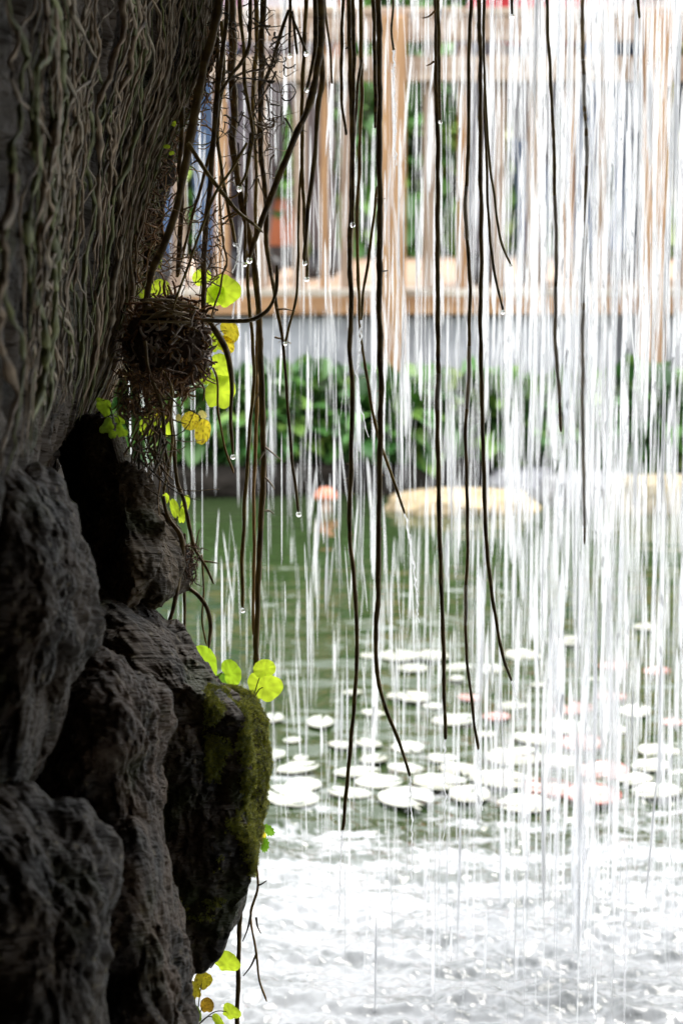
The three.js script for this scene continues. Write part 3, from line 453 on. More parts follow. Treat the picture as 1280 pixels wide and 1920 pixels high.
sprig('lime leaves seen through roots below the nest', [290, 815], 2.22, [[280, 796, 24, 16, 1.2, { color: LIME, teeth: 0.06 }], [313, 800, 13, 20, 0.2, { color: LIME, teeth: 0.06 }], [300, 775, 12, 14, 0.6, { color: YELLOW, spots: 0.3 }]]);
sprig('little sprig of five lobed leaves on the wall above the angular boulder', [212, 780], 2.07, [[197, 765, 13, 17, 0.3, { color: GREEN, lobes: 3, depth: 0.2 }], [188, 752, 8, 8, -0.4, { color: GREEN, lobes: 3, depth: 0.2 }], [201, 800, 15, 13, 1.0, { color: GREEN, lobes: 3, depth: 0.2 }], [228, 808, 13, 12, -0.8, { color: GREEN, lobes: 3, depth: 0.22 }], [224, 788, 12, 8, -0.6, { color: GREEN, lobes: 3, depth: 0.2 }], [211, 815, 8, 8, 0, { color: GREEN }]]);
sprig('lime leaves beside the twisted root right of the angular boulder', [330, 985], 2.2, [[329, 955, 9, 20, 0.3, { color: LIME }], [347, 945, 9, 16, -0.3, { color: LIME }], [340, 968, 8, 14, 0, { color: LIME }], [313, 934, 7, 10, 0.4, { color: LIME }]]);
sprig('row of round lime leaves along the upper edge of the mossy boulder', [400, 1285], 2.2, [[330, 1190, 12, 28, 0.75, { color: LIME, notch: 0.1 }], [345, 1203, 9, 9, 0.2, { color: LIME }], [383, 1240, 27, 38, 0.4, { color: GREEN, lobes: 3 }], [432, 1262, 28, 18, -1.2, { color: GREEN }], [416, 1275, 14, 12, 0, { color: DARKG }], [418, 1292, 12, 12, 0.3, { color: GREEN }]]);
sprig('bright two-lobed lime leaf over the mossy boulder and green water', [470, 1330], 2.22, [[496, 1254, 23, 17, 0.1, { color: LIME, cup: 0.1 }], [496, 1288, 33, 29, -0.25, { color: LIME, cup: 0.1, depth: 0.1, lobes: 3 }]]);
sprig('darker green leaf at the top right corner of the mossy boulder', [455, 1350], 2.19, [[470, 1336, 19, 14, -1.0, { color: DARKG }], [473, 1355, 11, 18, 0.2, { color: GREEN }]]);
sprig('small toothed green leaves off the side of the mossy boulder', [465, 1585], 2.18, [[503, 1558, 16, 9, -0.9, { color: DARKG, teeth: 0.14 }], [489, 1567, 12, 12, -0.5, { color: YELLOW }], [497, 1583, 17, 8, -1.7, { color: DARKG, teeth: 0.14 }], [478, 1583, 8, 10, 0.2, { color: GREEN }]]);
sprig('single lime leaf at the bottom beside the straight stem', [395, 1815], 2.2, [[424, 1806, 26, 24, -0.9, { color: LIME, depth: 0.1, lobes: 3 }]]);
sprig('yellowing and green leaves in the bottom corner below the boulders', [368, 1925], 2.16, [[380, 1838, 17, 19, -0.4, { color: YELLOW, spots: 0.35, lobes: 3 }], [362, 1858, 14, 20, 0.4, { color: YELLOW, spots: 0.2 }], [388, 1887, 14, 15, 0, { color: BROWNED, spots: 0.5, cup: 0.7 }], [358, 1902, 20, 26, 0.3, { color: GREEN }], [432, 1899, 18, 17, -0.7, { color: LIME, lobes: 3, depth: 0.15 }], [410, 1915, 22, 9, -1.2, { color: LIME }]]);
sprig('tiny green leaf alone on the upper rootlet wall', [241, 146], 2.03, [[243, 139, 5, 8, 0.3, { color: GREEN }]]);
sprig('tiny green leaves on the mossy edge of the rootlet wall', [312, 238], 2.2, [[317, 228, 7, 10, 0.5, { color: GREEN }], [327, 232, 4, 6, -0.5, { color: LIME }], [313, 275, 7, 4, 0, { color: LIME }], [322, 287, 6, 4, 0.3, { color: LIME }]]);

// moss cushions on the mossy boulder's right edge and the wall's corner
{
  const R = rng(41), blade = new Geo();
  for (let k = 0; k < 5; k++) { const a = k * 1.257, q = [V(0, 0, 0), V(Math.cos(a) * 0.35, 0.6, Math.sin(a) * 0.35), V(Math.cos(a) * 0.8, 1, Math.sin(a) * 0.8)]; blade.tube(q, [0.14, 0.12, 0.03], 3, null, false); }
  const bg = blade.build(), p = mossy.geometry.attributes.position, nn = mossy.geometry.attributes.normal, list = [];
  const v = V(), n = V();
  for (let k = 0; k < p.count; k++) {
    v.fromBufferAttribute(p, k).add(mossy.position); n.fromBufferAttribute(nn, k);
    const e = v.clone().sub(EYE), dz = e.dot(AF), px = 640 + e.dot(AX) / dz * F, py = 960 - e.dot(AU) / dz * F;
    const zone = py > 1290 && py < 1640 && px > 385 + Math.max(0, (py - 1450) * 0.15) || (py > 1630 && py < 1720 && px > 320 && px < 440 && fbm(v.x * 30, v.y * 30, 2, 2) > 0.05);
    if (zone && fbm(v.x * 34 + 3, v.y * 34, v.z * 34, 3) > 0.12 - 0.26 * smooth(px, 420, 480)) for (let r = 0; r < 5; r++) if (R() < 0.6) list.push([v.clone().add(V((R() - 0.5) * 0.006, (R() - 0.5) * 0.006, (R() - 0.5) * 0.006)), n.clone()]);
  }
  const im = new THREE.InstancedMesh(bg, M.moss, list.length), m4 = new THREE.Matrix4(), q = new THREE.Quaternion(), up = V(0, 1, 0), c = new THREE.Color();
  list.forEach(([P, N], k) => { N.x += (R() - 0.5) * 0.8; N.y += (R() - 0.5) * 0.8; N.z += (R() - 0.5) * 0.8; q.setFromUnitVectors(up, N.normalize()); const s = 0.001 + 0.0024 * R() * R(); m4.compose(P.sub(mossy.position), q, V(s, s, s)); im.setMatrixAt(k, m4); const t = R(); c.setRGB(lerp(0.2, 0.66, t), lerp(0.24, 0.66, t), 0.03); im.setColorAt(k, c); });
  im.name = 'moss'; im.userData.kind = 'stuff'; im.castShadow = im.receiveShadow = true; mossy.add(im);
}

// ---------------------------------------------------------------- timber deck and its railing across the pond
const ZR = -8.0, YW = (py, z = ZR) => onZ(640, py, z).y, XW = (px, py, z = ZR) => onZ(px, py, z).x;
function box(w, h, d, x, y, z, r = 0.006) { const g = new RoundedBoxGeometry(w, h, d, 1, r), p = g.attributes.position, uv = g.attributes.uv, n = g.attributes.normal, tall = h > w; for (let k = 0; k < p.count; k++) { const a = p.getX(k), b = p.getY(k), c = p.getZ(k); uv.setXY(k, tall ? b * 0.9 : a * 0.9 + x, (tall ? a : Math.abs(n.getY(k)) > 0.7 ? c : b) * 2.2 + y * 3 + x * 0.31); } g.translate(x, y, z); return g; }
const yDeck = YW(540), yBeam0 = YW(590), yWall0 = YW(702);
{
  const deck = thing('timber_deck', 'timber deck edge across the pond with grey wall beneath', 'deck', V(0, yWall0, ZR - 1.3));
  for (let k = 0; k < 9; k++) part('fascia_panel', box(1.19, yBeam0 - yWall0 - 0.004, 0.08, -4.4 + k * 1.2, (yWall0 + yBeam0) / 2 - 0.002, ZR - 0.02, 0.004), M.concrete, deck);
  part('edge_beam', box(10.8, yDeck - yBeam0 - 0.03, 0.12, 0.4, (yBeam0 + yDeck) / 2 - 0.012, ZR + 0.0), WOOD[2], deck);
  for (let k = 0; k < 18; k++) part('deck_board', box(10.8, 0.028, 0.143, 0.4, yDeck - 0.014, ZR - 0.01 - k * 0.15), k ? WOOD[k % 3] : M.paleWood, deck);
  const rail = thing('deck_railing', 'timber railing along the deck with two rails and square balusters', 'railing', V(0, yDeck, ZR));
  part('top_rail', box(10.8, YW(33) - YW(80), 0.06, 0.4, (YW(33) + YW(80)) / 2, ZR + 0.045), WOOD[0], rail);
  part('handrail_cap', box(10.8, 0.03, 0.16, 0.4, YW(33) + 0.016, ZR), WOOD[1], rail);
  part('lower_rail', box(10.8, YW(106) - YW(154), 0.05, 0.4, (YW(106) + YW(154)) / 2, ZR + 0.045), WOOD[1], rail);
  for (const px of [-230, 254, 735, 1216, 1700]) part('post', box(0.088, YW(33) - YW(703), 0.088, XW(px, 400), (YW(31) + YW(703)) / 2 - 0.004, ZR + 0.115), WOOD[2], rail);
  const bal = [-300, -160, -90, -20, 50, 120, 190, 335, 415, 490, 563, 608, 650, 805, 868, 935, 1000, 1064, 1128, 1290, 1360, 1430, 1500, 1570, 1640];
  bal.forEach((px, k) => { const w = [0.045, 0.048, 0.042][k % 3] + (px === 415 ? 0.012 : px === 608 ? -0.012 : 0); part('baluster', box(w, YW(82) - yDeck, 0.04, XW(px, 350), (YW(82) + yDeck) / 2, ZR - 0.002), WOOD[k % 3], rail); });
}

// ---------------------------------------------------------------- plants beyond the water
function leafCloud(seed, n, place, size, palette, droop = 0.3) {
  const R = rng(seed), p = [], col = [], idx = [], nor = [];
  for (let k = 0; k < n; k++) {
    const [c, out] = place(R), s = size * (0.6 + 0.8 * R()), f = V(out.x + (R() - 0.5) * 1.4, out.y + (R() - 0.5) - droop, out.z + (R() - 0.5) * 1.4).normalize(), u = V(R() - 0.5, 1.1, R() - 0.5).normalize(), side = V().crossVectors(f, u).normalize(), up = V().crossVectors(side, f).normalize();
    const b = p.length / 3, W = s * 0.36, q = palette[Math.floor(R() * palette.length)], t = 0.7 + 0.6 * R();
    for (const [a, w, h] of [[0, 0, 0], [0.35, -1, 0.1], [0.35, 1, 0.1], [0.5, 0, 0.02], [0.75, -0.7, 0.06], [0.75, 0.7, 0.06], [1, 0, -0.12]]) { const v = c.clone().addScaledVector(f, a * s).addScaledVector(side, w * W).addScaledVector(up, h * s); p.push(v.x, v.y, v.z); col.push(q[0] * t, q[1] * t, q[2] * t); }
    for (const [i, j, l] of [[0, 3, 1], [0, 2, 3], [1, 3, 4], [2, 5, 3], [3, 6, 4], [3, 5, 6]]) idx.push(b + i, b + j, b + l);
  }
  const g = new THREE.BufferGeometry(); g.setAttribute('position', new THREE.Float32BufferAttribute(p, 3)); g.setAttribute('color', new THREE.Float32BufferAttribute(col, 3)); g.setIndex(idx); g.computeVertexNormals(); return g;
}
const FRESH = [[0.1, 0.24, 0.04], [0.15, 0.31, 0.06], [0.07, 0.18, 0.04], [0.24, 0.34, 0.06]], DEEP = [[0.03, 0.1, 0.02], [0.06, 0.16, 0.035], [0.08, 0.2, 0.035], [0.15, 0.27, 0.05]];
function ball(rx, ry, rz) { return (R) => { const t = R() * 6.283, u = 2 * R() - 1, r = Math.pow(R(), 0.4), s = Math.sqrt(1 - u * u), o = V(Math.cos(t) * s, u, Math.sin(t) * s); return [V(o.x * rx * r, ry + o.y * ry * r, o.z * rz * r), o]; }; }
function stems(seed, n, h, spread, r) { const R = rng(seed), g = new Geo(); for (let k = 0; k < n; k++) { const a = R() * 6.283, e = V(Math.cos(a) * spread * R(), h * (0.6 + 0.4 * R()), Math.sin(a) * spread * R()); g.tube(curvePoints([V(e.x * 0.15, -0.03, e.z * 0.15), V(e.x * 0.4, e.y * 0.5, e.z * 0.4), e], 8), [0, 1, 2, 3, 4, 5, 6, 7, 8].map((i) => r * (1 - i / 10)), 5); } return g.build(); }
const lowLeaves = [leafCloud(61, 520, ball(0.3, 0.15, 0.2), 0.085, DEEP), leafCloud(62, 520, ball(0.3, 0.14, 0.2), 0.075, [...DEEP, ...FRESH])], lowStems = stems(63, 14, 0.24, 0.25, 0.006);
const lowLabel = ['low leafy plant on the pond bank, leftmost below the deck wall', 'low leafy plant on the bank behind the long dark root', 'low leafy plant on the bank left of the middle roots', 'low leafy plant on the bank behind the middle roots', 'low leafy plant on the bank below the timber post', 'low leafy plant on the bank behind the straight lone root', 'low leafy plant on the bank behind the kinked root', 'low leafy plant on the bank within the dense fall', 'low leafy plant on the bank below the rightmost timber post', 'low leafy plant on the bank at the right frame edge', 'low leafy plant on the bank beyond the right frame edge', 'low leafy plant on the bank hidden by the rock wall'];
[[330, 2], [440, 1], [545, 0], [645, 1], [745, 0], [850, 1], [950, 0], [1060, 1], [1165, 0], [1270, 1], [1390, 0], [180, 1]].forEach(([px], k) => {
  const x = XW(px, 800, -7.6), g = thing('bank_plant', lowLabel[k], 'plant', V(x, 0.03 + 0.02 * (k % 3), -7.46 - 0.06 * (k % 2)), 'low plants along the pond bank');
  mesh('foliage', lowLeaves[k % 2], M.bushLeaf, g); mesh('stems', lowStems, M.bark, g); g.rotation.y = k * 1.9;
});
const bushLeaves = [leafCloud(71, 1300, ball(0.62, 0.62, 0.5), 0.15, FRESH), leafCloud(72, 1300, ball(0.62, 0.58, 0.5), 0.13, [...FRESH, ...DEEP])], bushStems = stems(73, 16, 1.0, 0.5, 0.014);
const bushLabel = ['bushy shrub behind the railing, hidden by the rock wall', 'bushy shrub behind the railing between the rock wall and the slanting root', 'bushy shrub behind the railing left of the middle roots', 'bushy shrub behind the railing left of the timber post', 'bushy shrub behind the railing right of the timber post', 'bushy shrub behind the railing beyond the kinked root', 'bushy shrub behind the railing in the dense fall', 'bushy shrub behind the railing left of the right timber post', 'bushy shrub behind the railing at the right frame edge', 'bushy shrub behind the railing beyond the right frame edge'];
[80, 300, 520, 690, 850, 1000, 1160, 1320, 1490, 1660].forEach((px, k) => {
  const z = -11.0 - 0.25 * (k % 3), g = thing('garden_shrub', bushLabel[k], 'shrub', V(XW(px, 300, z), 0.3, z), 'shrubs behind the railing');
  mesh('foliage', bushLeaves[k % 2], M.bushLeaf, g); mesh('stems', bushStems, M.bark, g); g.rotation.y = k * 2.3; g.scale.y = 0.95 + 0.1 * (k % 4);
});
{
  const clumps = (seed) => { const R0 = rng(seed), cs = []; for (let k = 0; k < 26; k++) { const t = R0() * 6.283, u = R0(), r = 0.5 + 1.0 * R0(); cs.push([V(Math.cos(t) * r * (1.1 - 0.5 * u), 1.5 + u * 1.9, Math.sin(t) * r * (1.1 - 0.5 * u)), 0.3 + 0.3 * R0()]); } return (R) => { const [c, s] = cs[Math.floor(R() * cs.length)], t = R() * 6.283, u = 2 * R() - 1, q = Math.sqrt(1 - u * u), o = V(Math.cos(t) * q, u, Math.sin(t) * q); return [c.clone().addScaledVector(o, s * Math.pow(R(), 0.5)), o]; }; };
  const crowns = [leafCloud(81, 4200, clumps(1), 0.16, [...DEEP, [0.1, 0.2, 0.03]]), leafCloud(82, 4200, clumps(2), 0.17, FRESH)];
  const trunk = new Geo(); trunk.tube(curvePoints([V(0, -0.2, 0), V(0.04, 0.8, 0.02), V(-0.03, 1.7, 0.05), V(0.05, 2.9, 0)], 16), Array.from({ length: 17 }, (_, i) => 0.14 - 0.006 * i), 9);
  const RT = rng(9); for (let k = 0; k < 9; k++) { const a = k * 2.4, y = 1.0 + k * 0.2; trunk.tube(curvePoints([V(0, y, 0.03), V(Math.cos(a) * 0.4, y + 0.35, Math.sin(a) * 0.4), V(Math.cos(a) * (0.8 + 0.4 * RT()), y + 0.7, Math.sin(a) * (0.8 + 0.4 * RT()))], 8), [0.055, 0.05, 0.046, 0.042, 0.036, 0.03, 0.025, 0.02, 0.012], 6); }
  const tg = trunk.build();
  const tl = ['leafy tree beyond the garden, behind the rock wall', 'leafy tree beyond the garden, behind the left roots', 'leafy tree beyond the garden, behind the middle roots', 'leafy tree beyond the garden, right of the middle roots', 'leafy tree beyond the garden, behind the red shirts', 'leafy tree beyond the garden, behind the dense fall', 'leafy tree beyond the garden at the right edge', 'leafy tree beyond the garden, outside the right edge', 'leafy tree beyond the garden, far outside the right edge', 'leafy tree beyond the garden, far outside the left edge'];
  [[-2.9, -15], [-1.4, -14.2], [0.2, -15.2], [1.7, -14.4], [3.2, -15.3], [4.9, -14.6], [6.6, -15.5], [8.6, -14.8], [11, -16], [-5.4, -14.5]].forEach(([x, z], k) => { const g = thing('garden_tree', tl[k], 'tree', V(x, 0.35, z), 'trees beyond the garden'); mesh('trunk', tg, M.bark, g); mesh('crown', crowns[k % 2], M.treeLeaf, g); g.rotation.y = k * 1.7; const s = 0.72 + 0.06 * (k % 3); g.scale.set(s, s * 0.92, s); });
}

// ---------------------------------------------------------------- rocks and ornament at the far water edge
function edgeRock(label, px, py, w, h, dd, color, seed) {
  const P = onY(px, py, 0.0), g = new THREE.IcosahedronGeometry(1, 18), p = g.attributes.position; g.deleteAttribute('uv'); g.deleteAttribute('normal');
  for (let k = 0; k < p.count; k++) { const x = p.getX(k), y = p.getY(k), z = p.getZ(k), s = 1 + 0.3 * fbm(x * 1.6 + seed * 5, y * 1.6, z * 1.6, 3); let Y = y * s; if (Y > 0.6) Y = 0.6 + (Y - 0.6) * 0.35; p.setXYZ(k, Math.sign(x) * Math.pow(Math.abs(x), 0.85) * s * w, Y * h, z * s * dd); }
  const gi = weld(g); gi.computeVertexNormals(); colorize(gi, (x, y, z) => { const t = clamp(0.5 + fbm(x * 14 + seed, y * 14, z * 14, 4) * 1.8, 0, 1); return color.map((c) => c * lerp(0.6, 1.25, t)); });
  const o = mesh('edge_rock', gi, M.shoreRock); o.position.set(P.x, 0, P.z - dd * 0.6); return tag(o, label, 'rock', 'rocks along the far water edge');
}
edgeRock('flat tan rock in the far water edge behind the straight lone root', 870, 962, 0.235, 0.075, 0.16, [0.42, 0.33, 0.2], 1);
edgeRock('pale grey rock behind the flat tan rock', 985, 930, 0.12, 0.12, 0.12, [0.34, 0.34, 0.36], 2);
edgeRock('grey rock at the water edge in the dense fall', 1110, 948, 0.16, 0.13, 0.13, [0.28, 0.28, 0.29], 3);
edgeRock('tan rock at the water edge by the right frame edge', 1240, 960, 0.16, 0.14, 0.14, [0.33, 0.28, 0.19], 4);
edgeRock('dark rock at the water edge behind the leaf-hung roots', 400, 930, 0.17, 0.12, 0.13, [0.016, 0.013, 0.01], 5);
edgeRock('dark rock at the water edge behind the dripping wavy root', 520, 925, 0.16, 0.13, 0.13, [0.016, 0.013, 0.01], 6);
edgeRock('dark rock at the water edge behind the mushroom ornament', 640, 922, 0.15, 0.12, 0.12, [0.016, 0.013, 0.01], 7);
edgeRock('dark rock at the water edge left of the flat tan rock', 745, 925, 0.13, 0.13, 0.12, [0.016, 0.013, 0.01], 8);
edgeRock('dark rock at the water edge, above the flat tan rock', 850, 920, 0.15, 0.14, 0.1, [0.016, 0.013, 0.01], 9);
edgeRock('dark rock at the water edge behind the rock wall corner', 280, 930, 0.17, 0.13, 0.13, [0.016, 0.013, 0.01], 10);
edgeRock('grey rock beyond the right frame edge at the waterline', 1360, 950, 0.18, 0.14, 0.14, [0.2, 0.19, 0.17], 11);
{
  const P = onY(611, 956, 0), g = thing('mushroom_ornament', 'terracotta mushroom shaped ornament standing in the far shallows', 'ornament', V(P.x, -0.04, P.z)), s = 0.038, clay = mat(0.62, 0.22, 0.12, 0.6);
  const lathe = (pts) => { const l = new THREE.LatheGeometry(pts.map(([x, y]) => new THREE.Vector2(x * s, y * s)), 24); return l; };
  mesh('cap', lathe([[0, 1.9], [0.4, 1.84], [0.75, 1.62], [0.97, 1.25], [1.0, 1.02], [0.9, 0.93], [0.5, 1.0], [0.2, 1.02]]), clay, g).position.y = 0.04;
  mesh('stem', lathe([[0.45, -1.2], [0.5, -0.4], [0.42, 0.4], [0.36, 1.04]]), mat(0.55, 0.36, 0.26, 0.7), g).position.y = 0.04;
}

// ---------------------------------------------------------------- lily pads
{
  const pad = (R) => { const K = 40, p = [0, 0, 0], idx = [], nr = 5, s = R() * 60; for (let j = 1; j <= nr; j++) for (let i = 0; i <= K; i++) { const a = 0.16 + i / K * (Math.PI * 2 - 0.32), r = j / nr * (1 + 0.14 * noise(s, Math.cos(a) * 1.5, Math.sin(a) * 1.5)); p.push(Math.cos(a) * r, 0.05 * Math.pow(j / nr, 4) * (1 + noise(s, Math.cos(a) * 1.6, Math.sin(a) * 1.6)) + 0.02 * noise(s + 5, Math.cos(a) * r * 3, Math.sin(a) * r * 3), Math.sin(a) * r); } for (let i = 0; i < K; i++) { idx.push(0, 2 + i, 1 + i); for (let j = 1; j < nr; j++) { const a = 1 + (j - 1) * (K + 1) + i, b = a + K + 1; idx.push(a, a + 1, b, a + 1, b + 1, b); } } const g = new THREE.BufferGeometry(); g.setAttribute('position', new THREE.Float32BufferAttribute(p, 3)); g.setIndex(idx); g.computeVertexNormals(); const n = g.attributes.normal; for (let k = 0; k < n.count; k++) if (n.getY(k) < 0) n.setXYZ(k, -n.getX(k), -n.getY(k), -n.getZ(k)); return g; };
  const R = rng(91), shapes = [pad(R), pad(R), pad(R)];
  const green = mat(0.32, 0.34, 0.28, 0.3, { clearcoat: 1, clearcoatRoughness: 0.22, side: THREE.DoubleSide }), red = mat(0.42, 0.22, 0.19, 0.3, { clearcoat: 1, clearcoatRoughness: 0.22, side: THREE.DoubleSide });  // blade colours lightened to stand in for sky glare on wet pads
  const rim = (R1) => { const pts = []; for (let i = 0; i <= 40; i++) { const a = 0.16 + i / 40 * (Math.PI * 2 - 0.32); pts.push(V(Math.cos(a) * 1.0, 0.055, Math.sin(a) * 1.0)); } return new Geo().tube(pts, 0.03, 5).build(); };
  const rimGeo = rim(), rimMat = mat(0.42, 0.08, 0.06, 0.4);
  const list = [[747, 1232, 40], [812, 1229, 38], [772, 1255, 32], [855, 1247, 30], [920, 1252, 30], [980, 1230, 36], [855, 1273, 16], [1010, 1277, 16], [775, 1305, 36], [812, 1323, 22], [738, 1303, 20], [850, 1350, 42], [960, 1322, 30], [1150, 1247, 28, 1], [1145, 1305, 30, 1], [1070, 1327, 40, 1], [1190, 1332, 40], [1060, 1360, 50], [1000, 1385, 42], [910, 1377, 22], [965, 1417, 60], [1235, 1410, 46], [1260, 1350, 20, 1], [1060, 1200, 36], [1210, 1176, 24], [511, 1348, 28], [548, 1389, 18], [507, 1417, 30], [564, 1419, 20], [558, 1446, 44], [669, 1448, 46], [568, 1474, 42], [709, 1470, 46], [823, 1470, 50], [940, 1461, 64], [1220, 1440, 40], [1190, 1464, 42], [600, 1352, 34], [640, 1395, 26], [700, 1340, 24], [690, 1392, 30], [765, 1398, 34], [830, 1420, 30], [1090, 1400, 44, 1], [1130, 1450, 48, 1], [1030, 1480, 52, 1], [1150, 1362, 30], [880, 1310, 22, 1], [930, 1345, 26, 1], [690, 1232, 18], [660, 1300, 20], [1230, 1260, 26, 1], [541, 1500, 62], [655, 1488, 44], [762, 1500, 56], [880, 1494, 48], [985, 1508, 56], [1110, 1496, 54, 1], [1230, 1492, 50], [700, 1421, 30], [760, 1436, 36], [860, 1440, 40], [1050, 1430, 44]];  // last entries added as white bands of sky-bright ripples
  const ROW = ['farthest', 'second farthest', 'third farthest', 'middle', 'third nearest', 'second nearest', 'nearest'], cutsAt = [1262, 1318, 1360, 1405, 1443, 1480, 9999], ORD = ['first', 'second', 'third', 'fourth', 'fifth', 'sixth', 'seventh', 'eighth', 'ninth', 'tenth', 'eleventh', 'twelfth', 'thirteenth', 'fourteenth'];
  const rowOf = (py) => cutsAt.findIndex((c) => py < c), counts = {};
  list.sort((a, b) => rowOf(a[1]) - rowOf(b[1]) || a[0] - b[0]);
  for (const [px, py, rx, isRed] of list) {
    const row = rowOf(py), ord = counts[row] = (counts[row] ?? -1) + 1;
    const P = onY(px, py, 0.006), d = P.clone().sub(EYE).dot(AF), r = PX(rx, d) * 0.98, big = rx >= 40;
    const g = thing('lily_pad', `${isRed ? 'reddish rimmed' : big ? 'large glare-painted pale' : 'small glare-painted pale'} lily pad, ${ORD[ord]} from the left in the ${ROW[row]} row`, 'lily pad', V(P.x, waterHeight(P.x, P.z) + 0.005, P.z), 'lily pads floating on the pond');
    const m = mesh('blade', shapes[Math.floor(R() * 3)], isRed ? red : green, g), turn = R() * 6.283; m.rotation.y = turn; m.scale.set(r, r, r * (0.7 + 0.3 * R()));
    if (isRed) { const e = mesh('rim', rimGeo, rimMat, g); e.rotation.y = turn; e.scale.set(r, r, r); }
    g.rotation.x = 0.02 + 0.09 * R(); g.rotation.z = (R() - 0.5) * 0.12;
  }
}

// ---------------------------------------------------------------- visitors on the deck
function surfaceNet(f, lo, hi, h) {
  const nx = Math.ceil((hi.x - lo.x) / h) + 1, ny = Math.ceil((hi.y - lo.y) / h) + 1, nz = Math.ceil((hi.z - lo.z) / h) + 1, val = new Float32Array(nx * ny * nz), id = new Int32Array(nx * ny * nz).fill(-1), at3 = (i, j, k) => (k * ny + j) * nx + i;
  for (let k = 0; k < nz; k++) for (let j = 0; j < ny; j++) for (let i = 0; i < nx; i++) val[at3(i, j, k)] = f(lo.x + i * h, lo.y + j * h, lo.z + k * h);
  const p = [], idx = [];
  for (let k = 0; k < nz - 1; k++) for (let j = 0; j < ny - 1; j++) for (let i = 0; i < nx - 1; i++) {
    let n = 0, sx = 0, sy = 0, sz = 0; const c = []; for (let q = 0; q < 8; q++) c.push(val[at3(i + (q & 1), j + ((q >> 1) & 1), k + (q >> 2))]);
    for (const [a, b] of [[0, 1], [2, 3], [4, 5], [6, 7], [0, 2], [1, 3], [4, 6], [5, 7], [0, 4], [1, 5], [2, 6], [3, 7]]) if ((c[a] < 0) !== (c[b] < 0)) { const t = c[a] / (c[a] - c[b]); n++; sx += lerp(a & 1, b & 1, t); sy += lerp((a >> 1) & 1, (b >> 1) & 1, t); sz += lerp(a >> 2, b >> 2, t); }
    if (n) { id[at3(i, j, k)] = p.length / 3; p.push(lo.x + (i + sx / n) * h, lo.y + (j + sy / n) * h, lo.z + (k + sz / n) * h); }
  }
  const quad = (a, b, c, d, flip) => flip ? idx.push(a, c, b, a, d, c) : idx.push(a, b, c, a, c, d);
  for (let k = 1; k < nz - 1; k++) for (let j = 1; j < ny - 1; j++) for (let i = 1; i < nx - 1; i++) {
    const v = val[at3(i, j, k)] < 0;
    if (v !== (val[at3(i + 1, j, k)] < 0)) quad(id[at3(i, j - 1, k - 1)], id[at3(i, j, k - 1)], id[at3(i, j, k)], id[at3(i, j - 1, k)], !v);
    if (v !== (val[at3(i, j + 1, k)] < 0)) quad(id[at3(i - 1, j, k - 1)], id[at3(i - 1, j, k)], id[at3(i, j, k)], id[at3(i, j, k - 1)], !v);
    if (v !== (val[at3(i, j, k + 1)] < 0)) quad(id[at3(i - 1, j - 1, k)], id[at3(i, j - 1, k)], id[at3(i, j, k)], id[at3(i - 1, j, k)], !v);
  }
  const g = new THREE.BufferGeometry(); g.setAttribute('position', new THREE.Float32BufferAttribute(p, 3)); g.setIndex(idx); g.computeVertexNormals(); return g;
}
const capsule = (x, y, z, a, b, ra, rb) => { const ex = b.x - a.x, ey = b.y - a.y, ez = b.z - a.z, t = clamp(((x - a.x) * ex + (y - a.y) * ey + (z - a.z) * ez) / (ex * ex + ey * ey + ez * ez), 0, 1); return Math.hypot(x - a.x - ex * t, y - a.y - ey * t, z - a.z - ez * t) - lerp(ra, rb, t); };
const smin = (a, b, k) => { const h = Math.max(k - Math.abs(a - b), 0) / k; return Math.min(a, b) - h * h * k * 0.25; };
const field = (bones, k = 0.05, grow = 0) => (x, y, z) => { let d = 9; for (const [a, b, ra, rb] of bones) d = smin(d, capsule(x, y, z, a, b, ra, rb), k); return d - grow; };
